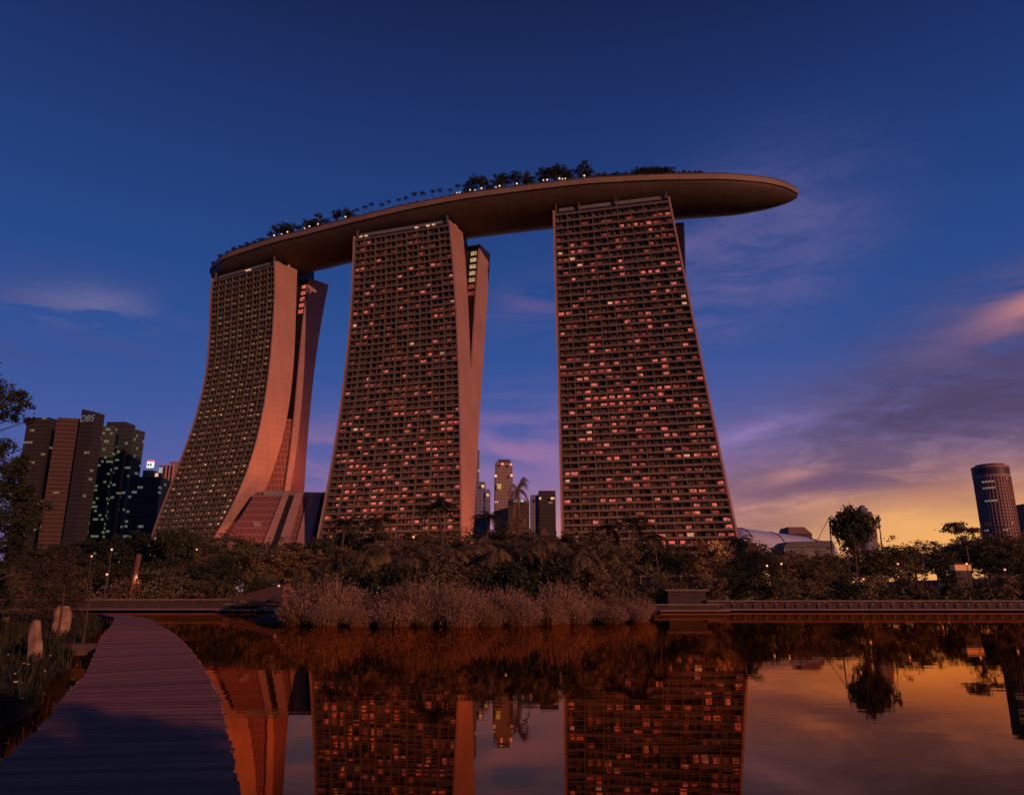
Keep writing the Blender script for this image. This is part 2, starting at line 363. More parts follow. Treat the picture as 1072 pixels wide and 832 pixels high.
# ------------------------------------------------------------------ hotel towers
ZT = np.array([190, 175, 160, 140, 120, 100, 85, 70, 55, 40, 28, 14.])
TOW = {
 'left': dict(tr=(-138, 405), ang=28, F=45, p=2.4, t=13, z0=20,
   FL=[-51.1, -50.5, -48.6, -45.5, -43.5, -43.0, -43.5, -44.0, -43.5, -41.6, -38.4, -33.0], FR=[-.4, 1.6, 3.1, 5.1, 7.1, 9.1, 10.4, 11.2, 11.1, 9.5, 6.7, 2.0],
   IR=[3, 3.8, 5.2, 7.5, 9.9, 11.9, 12.9, 13.2, 12.6, 10.8, 8.5, 4.5], BFR=[1, 2.5, 4.6, 7.9, 11.6, 15.2, 17.7, 19.7, 21.2, 22, 22, 21.1],
   BBR=[4.1, 4.5, 5.5, 7.3, 9.9, 13, 15.6, 18.4, 21.4, 24.6, 27.2, 30.3], vb=lambda z: 26 - (190 - z) * .2),
 'mid': dict(tr=(-34, 356), ang=18.5, F=38, p=2.2, t=13, z0=14,
   FL=[-53.6, -53, -52.4, -51.8, -51.1, -50.4, -49.8, -49.2, -48.4, -47.5, -46.6, -45.5], FR=[1.6, 3.3, 5.1, 7.3, 9.6, 11.9, 13.8, 15.9, 18, 20.4, 22.4, 25],
   IR=[2.7, 4.4, 5.9, 7.8, 9.7, 11.7, 13.2, 14.9, 16.7, 18.7, 20.5, 22.8], BFR=[6.7, 7.3, 8, 8.9, 10, 11.1, 11.9, 12.8, 13.6, 14.4, 15, 15.7],
   BBR=[7.6, 8.3, 8.9, 9.6, 10.4, 11.2, 11.8, 12.5, 13.3, 14.1, 14.9, 15.9], vb=lambda z: 29 - (190 - z) * .24),
 'right': dict(tr=(75.5, 331.4), ang=14, F=38, p=2.2, t=13, z0=9,
   FL=[-55.2, -55, -54.8, -54.3, -53.6, -52.9, -52.2, -51.4, -50.6, -49.6, -48.8, -47.8], FR=[1.1, 2.9, 4.7, 7.1, 9.4, 11.7, 13.3, 15, 16.7, 18.4, 19.7, 21.3],
   IR=[1.1, 2.9, 4.2, 5.8, 7.0, 8.0, 9, 10, 11, 12, 13, 14], BFR=[8, 7.5, 7, 6.4, 6, 5.5, 5, 5, 5, 5, 5, 5], BBR=[8.3, 7.8, 7.4, 6.7, 6.2, 5.6, 5, 5, 5, 5, 5, 5], vb=lambda z: 27 - (190 - z) * .2),
}
NB = 18
def hotel_tower(key, label, rnd, pwin):
    T = TOW[key]; a = R(T['ang']); d = Vector((math.cos(a), -math.sin(a), 0)); nn = Vector((-math.sin(a), -math.cos(a), 0)); tr = Vector((*T['tr'], 0))
    pf = {k: np.polyfit(ZT, T[k], 5) for k in ('FL', 'FR', 'IR', 'BFR', 'BBR')}
    U = lambda k, z: float(np.polyval(pf[k], min(max(z, 14), 190)))
    fl = lambda z: T['F'] * max(0, 1 - z / 190) ** T['p']
    th = T['t']
    def P(u, v, z): q = tr + d * u - nn * v; return Vector((q.x, q.y, z))
    vb = lambda z: max(T['vb'](z), th - fl(z))
    def Sf(s, z, o): return P(U('FL', z) * (1 - s) + U('FR', z) * s, -fl(z) - o, z)
    z0 = T['z0']; top = 187.2
    root = thing('hotel_tower', label, 'hotel tower', tuple(P(-25, -10, 0)), 'three splayed hotel towers')
    zl = list(np.linspace(z0 - 8, 190, 34))
    # front slab
    def ringq(f): 
        m = MB(); m.loft([f(z) for z in zl]); return m
    ringq(lambda z: [P(U('FL', z), -fl(z), z), P(U('FR', z), -fl(z), z), P(U('IR', z), -fl(z) + th, z), P(U('FL', z), -fl(z) + th, z)]).build('front_slab', m_glass, root)
    def wall(ka, kb, va, vbk, sgn, off=.9):
        return lambda z: [P(U(ka, z) + sgn * off, va(z), z), P(U(kb, z) + sgn * off, vbk(z), z), P(U(kb, z) + sgn * .02, vbk(z), z), P(U(ka, z) + sgn * .02, va(z), z)]
    ringq(wall('FR', 'IR', lambda z: -fl(z) - 1.95, lambda z: -fl(z) + th, 1)).build('end_wall', m_wall, root)
    ringq(wall('FL', 'FL', lambda z: -fl(z) - 1.95, lambda z: -fl(z) + th, -1)).build('end_wall', m_wall, root)
    # rear slab, its end wall, core between the slabs
    ringq(lambda z: [P(U('FL', z) + 2, vb(z), z), P(U('BFR', z), vb(z), z), P(U('BBR', z), vb(z) + 13, z), P(U('FL', z) + 2, vb(z) + 13, z)]).build('rear_slab', m_glass, root)
    if key != 'right':
        def rw(z):
            c = min(1, (190.5 - z) / 14 * .65 + .35)         # the sloping cut at the top of the rear wall
            return wall('BFR', 'BBR', lambda q: vb(q) - .6, lambda q: vb(q) + 13.4, 1)(z)
        ringq(rw).build('rear_end_wall', m_wall, root)
    ins = 6.0
    mc = MB(); zc = [z for z in zl if vb(z) - (th - fl(z)) > .3]
    mc.loft([[P(U('FL', z) + 3, th - fl(z) + .05, z), P(U('IR', z) - ins, th - fl(z) + .05, z), P(U('BFR', z) - ins, vb(z) - .05, z), P(U('FL', z) + 3, vb(z) - .05, z)] for z in zc]).build('core', m_core, root)
    if key == 'left':
        za = [z for z in np.linspace(z0 - 8, 96, 16)]
        ma = MB(); ma.loft([[P(U('IR', z) - 5, th - fl(z) + .1, z), P(U('IR', z) - 1.2, th - fl(z) + .1, z), P(U('BFR', z) - 1.2, vb(z) - .1, z), P(U('BFR', z) - 5, vb(z) - .1, z)] for z in za]).build('atrium_glazing', m_atr, root)
    if key == 'mid':
        za = [z for z in np.linspace(z0 - 8, 112, 16)]
        ma = MB(); ma.loft([[P(U('IR', z) - 5, th - fl(z) + .02, z), P(U('IR', z) + .7, th - fl(z) + .02, z), P(U('BFR', z) + .7, vb(z) + .3, z), P(U('BFR', z) - 5, vb(z) + .3, z)] for z in za]).build('joining_wall', m_wall, root)
    # floors
    zf = [z0]; k = 0
    while zf[-1] < top - 2.5:
        zf.append(zf[-1] + 2.9 + .9 * (zf[-1] - z0) / 170)
    sc = (top - z0) / (zf[-1] - z0); zf = [z0 + (z - z0) * sc for z in zf]
    for z in zf:
        m = MB(); lo, hi = z - .28, z + .74
        m.hexa([Sf(0, lo, 1.75), Sf(1, lo, 1.75), Sf(1, lo, .02), Sf(0, lo, .02), Sf(0, hi, 1.75), Sf(1, hi, 1.75), Sf(1, hi, .02), Sf(0, hi, .02)])
        m.build('balcony', m_band, root)
    zz = list(np.linspace(z0 - 8, top + .4, 30))
    for i in range(NB + 1):
        major = i % 2 == 0; hw = (.2 if major else .08); o = 1.7 if major else 1.2
        def fr(z):
            c = i / NB; wd = (Sf(1, z, 0) - Sf(0, z, 0)).length; e = hw / wd
            s0, s1 = (c - e, c + e) if 0 < i < NB else ((0, 2 * e) if i == 0 else (1 - 2 * e, 1))
            return [Sf(s0, z, o), Sf(s1, z, o), Sf(s1, z, .01), Sf(s0, z, .01)]
        m = MB(); m.loft([fr(z) for z in zz]); m.build('fin' if major else 'mullion', m_fin, root)
    # windows: lit rooms behind the balconies, plus unlit curtains given a faint glow
    cand = []
    for fi, z in enumerate(zf[:-1]):
        ph = zf[fi + 1] - z
        for bi in range(NB):
            r = rnd.random(); pw, wts = pwin(bi / NB, (z - z0) / (top - z0))
            c = (bi + .5) / NB
            mi = rnd.choices(range(4), wts)[0]
            if r > pw:
                if rnd.random() > .6: continue
                mi = 4; c += rnd.choice((-.011, .011, 0))
            cand.append((z, ph, c, mi))
    big = 90
    order = sorted(range(len(cand)), key=lambda q: (cand[q][3] >= 3, cand[q][3] == 4, cand[q][0]))
    rest = [MB() for _ in range(5)]
    for rank, q in enumerate(order):
        z, ph, c, mi = cand[q]
        if key == 'left': e = (.0135, .0135, .012, .02, .015)[mi]; zl_, zh_ = (z + 1.1, z + 2.05) if mi != 4 else (z + .7, z + ph - .5)
        else: e = rnd.uniform(.013, .021); zl_, zh_ = z + .75, z + ph - .7 - rnd.uniform(0, .4)
        cc = c + rnd.uniform(-.006, .006)
        m = MB() if rank < big else rest[mi]
        m.hexa([Sf(cc - e, zl_, .14), Sf(cc + e, zl_, .14), Sf(cc + e, zl_, .03), Sf(cc - e, zl_, .03), Sf(cc - e, zh_, .14), Sf(cc + e, zh_, .14), Sf(cc + e, zh_, .03), Sf(cc - e, zh_, .03)])
        mats = (m_win if key != 'left' else [m_winw[1], m_winw[2], m_winw[0], m_win[3]]) + [m_curt]
        if rank < big: m.build('lit_window', mats[mi], root)
    mrest = MB(); fm = []
    for mi in range(5):
        n0 = len(mrest.v); mrest.v += rest[mi].v; mrest.f += [tuple(n0 + i for i in f) for f in rest[mi].f]; fm += [mi] * len(rest[mi].f)
    if mrest.v:
        o = mrest.build('upper_room_windows', mats[0], root); o['kind'] = 'stuff'
        for q in mats[1:]: o.data.materials.append(q)
        o.data.polygons.foreach_set('material_index', fm)
    # crown between roof and sky deck
    m = MB(); m.hexa([Sf(.03, 187.6, .2), Sf(.985, 187.6, .2), Sf(.985, 187.6, -8), Sf(.03, 187.6, -8), Sf(.03, 192.4, -1.2), Sf(.985, 192.4, -1.2), Sf(.985, 192.4, -8), Sf(.03, 192.4, -8)]); m.build('crown', m_crown, root)
    m = MB(); m.hexa([P(-50, 4, 189), P(-4, 4, 189), P(-2, 34, 189), P(-48, 34, 189), P(-50, 5, 199.5), P(-4, 5, 199.5), P(-2, 33, 199.5), P(-48, 33, 199.5)]); m.build('neck', m_glass, root)
    for s in ((.01, .22, .55, .99) if key == 'right' else (.02, .98)):
        m = MB(); p = Sf(s, 190, .6); m.box((p.x, p.y, 190.6), (.55, 1.3, 6.5 if s > .9 or s < .05 else 5.2), -a); m.build('roof_fin', m_fin, root)
    if key != 'right':
        for dxx in (-2.2, 2.6):
            m = MB(); p0 = P(U('IR', 190) - 1.0, 8, 189.5); p1 = P(U('IR', 190) - 1.0 + dxx * .4, 8 + dxx, 197.8); m.tube([p0, p1], .45, 6); m.build('strut', m_steel, root)
        for k in range(7 if key == 'mid' else 5):                     # lit stair landings between the two slabs
            z = 183 - k * 4.4; m = MB(); q0, q1 = P(U('BFR', z) - 4.2, vb(z) - .35, z), P(U('BFR', z) - .7, vb(z) - .35, z)
            m.hexa([q0, q1, q1 - nn * .2, q0 - nn * .2, q0 + Vector((0, 0, 2.2)), q1 + Vector((0, 0, 2.2)), q1 - nn * .2 + Vector((0, 0, 2.2)), q0 - nn * .2 + Vector((0, 0, 2.2))])
            m.build('landing_window', (m_land if k < 5 else m_win[1]) if key == 'mid' else m_win[0], root)
    for s in ((.06, .12) if key == 'mid' else ((.55, .6) if key == 'left' else ())) + ((.66, .78, .84) if key == 'mid' else ()):
        m = MB(); p = Sf(s, 189.6, .9); m.box(p, (1.8, .5, .7), -a); m.build('roof_light', m_winw[0], root)
    return root
rr = random.Random(3)
def pw_left(s, h): return (.78 if h < .93 else .3), (5, 4, 4, 7)
def pw_mid(s, h):
    return (.6 if h < .5 else .5), ((8, 5, .2, 6) if h < .42 else ((2, 5, .1, 9) if h < .55 else (2, 5, .45, 9)))
def pw_right(s, h):
    if h > .9 and s < .35: return .2, (1, 3, 0, 6)
    return (.62 if h > .15 else .45), ((6, 6, .25, 6) if h < .6 else (3, 5, .6, 7))
hotel_tower('left', 'strongly curved hotel tower at the left end with wide open splayed legs', rr, pw_left)
hotel_tower('mid', 'middle hotel tower with a narrow dark slit beside its red end wall', rr, pw_mid)
hotel_tower('right', 'right hotel tower seen face on under the long sky deck overhang', rr, pw_right)

# ------------------------------------------------------------------ sky deck
near = [(-190.1, 437.2), (-176.4, 420.6), (-140.3, 399.1), (-119, 389.2), (-86.6, 373.5), (-55, 359.5), (-25.2, 348.5), (11.6, 339.2), (38.1, 333.5), (70.8, 330.3), (103.6, 329.4), (127.3, 333.0), (140, 338.4), (147.5, 345.7)]
far = [(-190.1, 437.2), (-194.2, 444), (-191.2, 450), (-180, 449.5), (-119.6, 433.5), (-96.1, 421), (-60, 404), (-22, 388.8), (23, 377.3), (60, 371), (93, 366), (112.2, 362.3), (131.6, 356.1), (142.9, 350.2), (147.5, 345.7)]
def resample(pl, n):
    p = np.array(pl, float); dd = np.r_[0, np.cumsum(np.linalg.norm(np.diff(p, axis=0), axis=1))]
    tt = np.linspace(0, dd[-1], 400); q = np.c_[np.interp(tt, dd, p[:, 0]), np.interp(tt, dd, p[:, 1])]
    for _ in range(60): q[1:-1] = (q[:-2] + 2 * q[1:-1] + q[2:]) / 4
    e = np.cumsum(np.r_[0, np.linalg.norm(np.diff(q, axis=0), axis=1)]); s = .5 - .5 * np.cos(np.linspace(0, math.pi, n)); s = .45 * s + .55 * np.linspace(0, 1, n)
    return np.c_[np.interp(s * e[-1], e, q[:, 0]), np.interp(s * e[-1], e, q[:, 1])]
NS = 90; A = resample(near, NS); B = resample(far, NS)
sky = thing('sky_deck', 'long boat shaped rooftop deck resting across all three hotel towers', 'rooftop deck', (-20, 385, 190))
sky['_w'] = [-20, 385, 190]
rings = []
for i in range(NS):
    a_, b_ = Vector((*A[i], 0)), Vector((*B[i], 0)); wd = (b_ - a_).length; r_ = []
    tap = min(1, wd / 30); dep = 8.5 * tap ** .8
    r_.append(Vector((a_.x, a_.y, 202.2)));
    for w_ in np.linspace(0, 1, 13):
        p = a_.lerp(b_, w_); z = 199.6 - dep * max(0, math.sin(math.pi * w_)) ** .62
        r_.append(Vector((p.x, p.y, z)))
    r_.append(Vector((b_.x, b_.y, 202.2)))
    rings.append(r_)
m = MB(); m.loft(rings[1:-1], close=False, cap=False); m.build('hull', m_hull, sky, True)
m = MB()
m.loft([[a.lerp(b, q) + Vector((0, 0, -.25)) for q in (0, .25, .5, .75, 1)] for a, b in ((r[0], r[-1]) for r in rings[1:-1])], close=False, cap=False); m.build('deck', m_deckroof, sky)
def lip(P0, sgn, name, z0, z1, th, mt):
    m = MB(); rg = []
    for i in range(1, NS - 1):
        p = Vector((*P0[i], 0)); tt = Vector((*(P0[min(i + 1, NS - 1)] - P0[i - 1]), 0)).normalized(); nv = Vector((tt.y, -tt.x, 0)) * sgn
        rg.append([p + nv * .05 + Vector((0, 0, z0)), p + nv * th + Vector((0, 0, z0)), p + nv * th + Vector((0, 0, z1)), p + nv * .05 + Vector((0, 0, z1))])
    m.loft(rg); m.build(name, mt, sky)
lip(A, 1, 'rim_band', 199.4, 202.1, .7, m_lip); lip(B, -1, 'rim_band', 199.7, 202.1, .5, m_hull)
lip(A, 1, 'parapet', 202.1, 203.2, .12, m_hull); lip(B, -1, 'parapet', 202.1, 203.2, .12, m_hull)
def on_deck(px, inset=3.0):                       # spot on the deck behind the near rim under a photo column
    best = min(range(2, NS - 2), key=lambda i: abs(proj((A[i][0], A[i][1], 203))[0] - px))
    a_, b_ = Vector((*A[best], 0)), Vector((*B[best], 0)); nx_ = best + (1 if proj((A[best][0], A[best][1], 203))[0] < px else -1)
    p0 = proj((A[best][0], A[best][1], 203))[0]; p1 = proj((A[nx_][0], A[nx_][1], 203))[0]
    f = (px - p0) / (p1 - p0 + 1e-6); a_ = a_.lerp(Vector((*A[nx_], 0)), f)
    q = a_ + (b_ - a_).normalized() * inset; return Vector((q.x, q.y, 201.95))

# ------------------------------------------------------------------ trees
def leaf(m, c, s, rnd, up=.4):
    a = Vector((rnd.gauss(0, 1), rnd.gauss(0, 1), rnd.gauss(0, 1) * .6)).normalized(); b = a.cross(Vector((rnd.gauss(0, 1), rnd.gauss(0, 1), rnd.gauss(0, 1)))).normalized()
    l = s * rnd.uniform(.7, 1.4); w_ = l * rnd.uniform(.35, .6)
    m.quad(c - a * l, c + b * w_, c + a * l, c - b * w_)
def tree_proto(name, rnd, h, cw, nlobe, nleaf, ls, lm, crown_lo=.35, flat=.75, trunk_r=.022, dens=.55):
    """a unit tree of height h and crown width cw at the origin: (trunk mesh, crown mesh)"""
    tm = MB(); cm = MB()
    lean = Vector((rnd.uniform(-.06, .06), rnd.uniform(-.06, .06), 0)) * h
    fork = Vector((0, 0, h * crown_lo * rnd.uniform(.8, 1.0))) + lean * .5
    tm.tube([(0, 0, -.4), (lean * .15) + Vector((0, 0, h * .1)), fork], [h * trunk_r * 1.4, h * trunk_r, h * trunk_r * .8], 7)
    lobes = []
    for k in range(nlobe):
        an = rnd.uniform(0, 2 * math.pi); rr_ = math.sqrt(rnd.random()) * cw * .36; zz_ = h * (crown_lo + (1 - crown_lo) * rnd.uniform(.12, .86)); 
        rr_ *= 1.15 - .75 * abs((zz_ / h - crown_lo) / (1 - crown_lo) - .4)
        c = Vector((math.cos(an) * rr_, math.sin(an) * rr_, zz_)) + lean
        s = cw * rnd.uniform(.1, .24); lobes.append((c, s))
        tm.tube([fork, fork.lerp(c, .55) + Vector((0, 0, -.04 * h)), c], [h * trunk_r * .55, h * trunk_r * .3, h * trunk_r * .1], 5)
    tot = sum(s * s for c, s in lobes)
    for c, s in lobes:
        n = int(nleaf * s * s / tot)
        sub = [c + Vector((rnd.gauss(0, .5), rnd.gauss(0, .5), rnd.gauss(0, .5) * flat)) * s for _ in range(max(4, n // 26))]
        for _ in range(n):
            q = rnd.choice(sub) + Vector((rnd.gauss(0, 1), rnd.gauss(0, 1), rnd.gauss(0, 1) * flat)) * s * .2
            leaf(cm, q, ls, rnd)
    o = thing('tree', 'x', 'tree'); 
    tm.build('trunk', m_bark, o, True); cm.build('crown', lm, o)
    o['_h'] = h
    return o
def palm_proto(rnd, h, nf, fl_, lm, tr=.16):
    o = thing('palm_tree', 'x', 'palm tree'); tm = MB()
    lean = Vector((rnd.uniform(-.1, .1), rnd.uniform(-.1, .1), 0)) * h
    pts = [Vector((0, 0, -.4)), Vector((0, 0, h * .35)) + lean * .25, Vector((0, 0, h * .7)) + lean * .6, Vector((0, 0, h)) + lean]
    tm.tube(pts, [tr * 1.4, tr, tr * .9, tr * .8], 7); tm.build('trunk', m_bark, o, True); cm = MB()
    top = pts[-1]
    for k in range(nf):
        an = k * 2.4 + rnd.uniform(-.2, .2); el = rnd.uniform(-.25, 1.15); ln = fl_ * rnd.uniform(.8, 1.15)
        dirh = Vector((math.cos(an), math.sin(an), 0)); side = Vector((-math.sin(an), math.cos(an), 0)); p = top.copy(); ang = el; prev = None; nseg = 12
        for j in range(nseg + 1):
            step = dirh * math.cos(ang) + Vector((0, 0, math.sin(ang)))
            if j > 0:
                f = j / nseg; wl = fl_ * .24 * math.sin(math.pi * min(1, f * .85 + .12)) 
                for sg in (-1, 1):
                    tip = p + side * sg * wl + step * wl * .5 - Vector((0, 0, wl * .45)); w_ = step * fl_ * .028
                    cm.quad(p - w_, tip, p + w_)
                cm.quad(p - side * .02 * fl_ * .5, p + side * .02 * fl_ * .5, prev + side * .02 * fl_ * .5, prev - side * .02 * fl_ * .5)
            prev = p.copy(); p = p + step * ln / nseg; ang -= (1.5 + .5 * rnd.random()) / nseg
    cm.build('crown', lm, o); o['_h'] = h + fl_ * .35
    return o
rt = random.Random(11)
P_BROAD = [tree_proto('t', rt, 10, 10.5, 15, 3600, .23, lm, .28) for lm in (m_leafm, m_leafo, m_leafm, m_leafo)]
P_DARK = [tree_proto('t', rt, 10, 8.5, 15, 4200, .23, m_leafd, .25) for _ in range(3)]
P_TALL = [tree_proto('t', rt, 10, 6.0, 13, 2800, .22, lm, .3, .9) for lm in (m_leafo, m_leafm)]
P_UMB = [tree_proto('t', rt, 10, 10, 11, 2600, .24, m_leafd, .55, .4)]
P_BUSH = [tree_proto('t', rt, 4, 6, 12, 2400, .16, lm, .12, .8, .012) for lm in (m_leafm, m_leafo, m_leafd)]
P_WISP = [tree_proto('t', rt, 4, 4.5, 18, 5200, .06, leaf_mat('leaf_wispy', (.035, .03, .02), (.085, .065, .045)), .1, 1.0, .01) for _ in range(2)]
P_PALM = [palm_proto(rt, 6, 22, 2.6, m_palm) for _ in range(3)]
P_PALMD = [palm_proto(rt, 7, 22, 2.3, leaf_mat('palm_dark', (.015, .025, .014), (.04, .05, .025)), .14)]
USED = set()
PENDING = []
def plant(proto, x, y, z, h, wscale=1.0, name=None, cat=None, group=None, look='', label=None, rz=None, part=True):
    """a copy of a proto (the first use moves the proto itself)"""
    key = proto.name
    o = proto if key not in USED else copy_tree(proto)
    USED.add(key)
    s = h / proto['_h']; o.location = (x, y, z); o.scale = (s * wscale, s * wscale, s); o.rotation_euler = (0, 0, rt.uniform(0, 6.28) if rz is None else rz)
    if name: o.name = name
    if cat: o['category'] = cat
    if group: o['group'] = group
    if label: o['label'] = label
    PENDING.append((o, look, x, y, z, label))
    return o
SKY = [(-40, 555), (0, 560), (60, 568), (110, 560), (165, 555), (205, 548), (235, 562), (300, 566), (340, 553), (400, 548), (440, 558), (500, 556), (540, 548), (575, 548), (600, 553), (650, 545), (680, 560), (745, 568), (775, 560), (800, 574), (870, 580), (920, 573), (960, 569), (1000, 560), (1040, 556), (1120, 552)]
def skyline(px): return float(np.interp(px, [p[0] for p in SKY], [p[1] for p in SKY]))
px = -30
while px < 1110:                                   # back row
    Y = rt.uniform(165, 235); q = at(px, skyline(px) + rt.uniform(-1, 12), Y); gz_ = ground_z(q.x, Y); h = max(6, q.z - gz_)
    if px < 260: pr, look = rt.choice(P_DARK + P_DARK + P_BROAD[:1]), 'dark'
    elif px > 690: pr, look = rt.choice(P_BROAD + P_TALL), 'reddish'
    else: pr, look = rt.choice(P_BROAD + P_DARK[:1] + P_TALL), 'olive'
    plant(pr, q.x, Y, gz_, h, rt.uniform(.95, 1.35), 'tree', 'tree', 'trees on the far bank', 'tall ' + look + ' tree')
    px += rt.uniform(24, 36)
px = -20
while px < 1110:                                   # front row
    Y = rt.uniform(116, 150); yt = skyline(px) + rt.uniform(14, 46); q = at(px, yt, Y); gz_ = ground_z(q.x, Y); h = max(3, q.z - gz_)
    if px < 240: pr, look = rt.choice(P_DARK + P_BROAD[:1] + P_BUSH[2:]), 'dark'
    else: pr, look = rt.choice(P_BROAD + P_TALL + P_BUSH[:2] + P_DARK[:1]), 'brownish'
    plant(pr, q.x, Y, gz_, h, rt.uniform(1.0, 1.35), 'tree', 'tree', 'trees on the far bank', 'low ' + look + ' tree')
    px += rt.uniform(20, 31)
for px, Y, yt in ((20, 112, 600), (75, 113, 604), (130, 112, 606), (180, 113, 600), (225, 112, 604), (275, 113, 606), (705, 113, 604), (742, 112, 606), (775, 113, 607), (812, 112, 602), (850, 114, 606), (884, 112, 604), (925, 113, 606), (962, 112, 603), (1003, 114, 607), (1040, 112, 602), (1068, 113, 606)):
    q = at(px, yt, Y); gz_ = ground_z(q.x, Y); plant(rt.choice(P_BUSH), q.x, Y, gz_, max(2.2, q.z - gz_), 1.15, 'shrub', 'shrub', 'shrubs along the far shore', 'rounded waterside shrub')
for px, Y, yt in ((232, 150, 574), (246, 140, 578), (262, 152, 570), (280, 142, 574), (297, 150, 570), (318, 146, 572), (778, 150, 577), (792, 160, 576), (806, 148, 579), (822, 158, 577), (838, 150, 578), (852, 160, 577), (866, 149, 580), (905, 155, 574), (935, 150, 570)):
    q = at(px, yt, Y); gz_ = ground_z(q.x, Y); plant(rt.choice(P_BROAD + P_DARK), q.x, Y, gz_, max(3, q.z - gz_), 1.3, 'tree', 'tree', 'trees on the far bank', 'mid-height tree')
for k in range(17):                                # far row closing the horizon
    px = (222 + k * 25) if k < 4 else 762 + (k - 4) * 27.5 + rt.uniform(-5, 5); Y = rt.uniform(265, 320); q = at(px, skyline(px) + rt.uniform(3, 10), Y); gz_ = ground_z(q.x, Y)
    plant(P_BROAD[k % 4], q.x, Y, gz_, max(5, q.z - gz_), 1.9, 'tree', 'tree', 'trees on the far bank', 'wide distant tree')
# palms: island, and taller ones in front of the towers
for px, Y, yt in ((318, 78, 590), (352, 80, 580), (378, 76, 572), (402, 80, 566), (428, 74, 574), (452, 78, 566), (478, 73, 570), (500, 79, 560), (522, 75, 568), (548, 80, 562), (566, 74, 556), (590, 79, 564), (612, 75, 572), (634, 79, 576), (655, 76, 588)):
    q = at(px, yt, Y); gz_ = .5; plant(rt.choice(P_PALM), q.x, Y, gz_, q.z - gz_, 1.2, 'palm_tree', 'palm tree', 'palms on the planted island', 'feathery palm on the planted island')
for px, Y, yt, k in ((470, 150, 520, 'dark'), (395, 160, 538, 'dark'), (505, 165, 534, 'dark'), (357, 158, 540, 'dark'), (655, 150, 538, 'dark'), (632, 160, 545, 'dark'), (543, 190, 500, 'tall thin'), (775, 150, 560, 'dark'), (690, 155, 556, 'dark')):
    q = at(px, yt, Y); gz_ = ground_z(q.x, Y); plant(P_PALMD[0] if k == 'dark' else P_PALM[1], q.x, Y, gz_, q.z - gz_, 1.0 if k == 'dark' else .36, 'palm_tree', 'palm tree', 'palms in front of the towers', k + ' palm standing above the far bank')
for px, Y, yt in ((335, 82, 598), (370, 72, 596), (412, 70, 590), (445, 70, 588), (490, 69, 592), (530, 69, 588), (575, 70, 590), (610, 70, 594), (645, 72, 600), (560, 84, 580), (460, 84, 580)):
    q = at(px, yt, Y); plant(rt.choice(P_BUSH), q.x, Y, .5, q.z - .5, 1.1, 'shrub', 'shrub', 'shrubs on the planted island', 'leafy shrub on the planted island')
# the big dark tree on the right and the bare spreading one on the skyline
q = at(890, 531, 128); plant(P_UMB[0], q.x, 128, ground_z(q.x, 128), q.z - ground_z(q.x, 128), .42, 'tree', 'tree', None, '', 'tall black flat-crowned tree on a long trunk before the pale blue tower')
o = tree_proto('t', rt, 10, 8.6, 18, 7600, .22, m_leafd, .56, .7); q = at(889, 533, 131); plant(o, q.x, 131, ground_z(q.x, 131), q.z - ground_z(q.x, 131), .60, 'tree', 'tree', None, '', 'dense black tree crown standing clear above the red treetops')
o = tree_proto('t', rt, 10, 9, 12, 1300, .2, m_leafo, .72, .3); q = at(1008, 546, 150); plant(o, q.x, 150, ground_z(q.x, 150), q.z - ground_z(q.x, 150), .9, 'tree', 'tree', None, '', 'sparse spreading tree crown just left of the round tower')

# ground cover under the far trees
def cover(name, label, n, fn, lm, s):
    m = MB(); rd = random.Random(hash(label) % 1000 if False else len(label))
    for _ in range(n):
        c = fn(rd); leaf(m, Vector(c), s * rd.uniform(.7, 1.4), rd)
    return tag(m.build(name, lm), label, 'undergrowth', kind='stuff')
def far_cover(rd):
    x = rd.uniform(-100, 140); y = far_shore(x) + 1.5 + rd.random() ** 1.6 * 55; hgt = 1.1 + 1.1 * math.sin(x * .31) * math.sin(y * .23) + .6 * math.sin(x * 1.1)
    return (x, y, ground_z(x, y) + rd.random() ** .7 * max(.4, hgt))
cover('undergrowth', 'tangled undergrowth covering the far bank under the trees', 26000, far_cover, m_leafm, .3)

# ------------------------------------------------------------------ reeds on the island
def reed_proto(rnd, h, n, spread):
    m = MB(); pm = MB()
    for _ in range(n):
        an = rnd.uniform(0, 6.28); r0 = math.sqrt(rnd.random()) * spread; p = Vector((math.cos(an) * r0, math.sin(an) * r0, -.3)); a2 = an + rnd.gauss(0, .7)
        dh = Vector((math.cos(a2), math.sin(a2), 0)); sd_ = Vector((-dh.y, dh.x, 0)); ln = h * (1.15 - .6 * (r0 / spread) ** 2) * rnd.uniform(.6, 1.1); w_ = rnd.uniform(.015, .034)
        a0 = rnd.gauss(.06, .1) + .42 * r0 / spread; bend = rnd.uniform(.15, .9) if rnd.random() < .7 else rnd.uniform(.9, 2.2)
        pts = []; ang = a0
        for j in range(6):
            pts.append(p.copy()); p = p + (dh * math.sin(ang) + Vector((rnd.gauss(0, .03), rnd.gauss(0, .03), math.cos(ang)))) * ln / 5; ang = a0 + bend * ((j + 1) / 5) ** 2
        i0 = len(m.v)
        for j, q in enumerate(pts):
            ww = w_ * (1, 1, .9, .75, .5, .1)[j]; m.v += [tuple(q - sd_ * ww), tuple(q + sd_ * ww)]
        for j in range(5): m.f.append((i0 + 2 * j, i0 + 2 * j + 1, i0 + 2 * j + 3, i0 + 2 * j + 2))
        if rnd.random() < .6:                      # pale seed plume
            dr = (pts[5] - pts[4]).normalized()
            for _ in range(7):
                leaf(pm, pts[4] + dr * rnd.uniform(-.2, .5) + Vector((rnd.gauss(0, .04), rnd.gauss(0, .04), rnd.gauss(0, .03))), .05, rnd)
    o = m.build('reed_clump', m_reed); pm.build('plumes', m_plume, o); o['_h'] = h; return o
m_plume = leaf_mat('reed_plume', (.28, .20, .13), (.58, .43, .29))
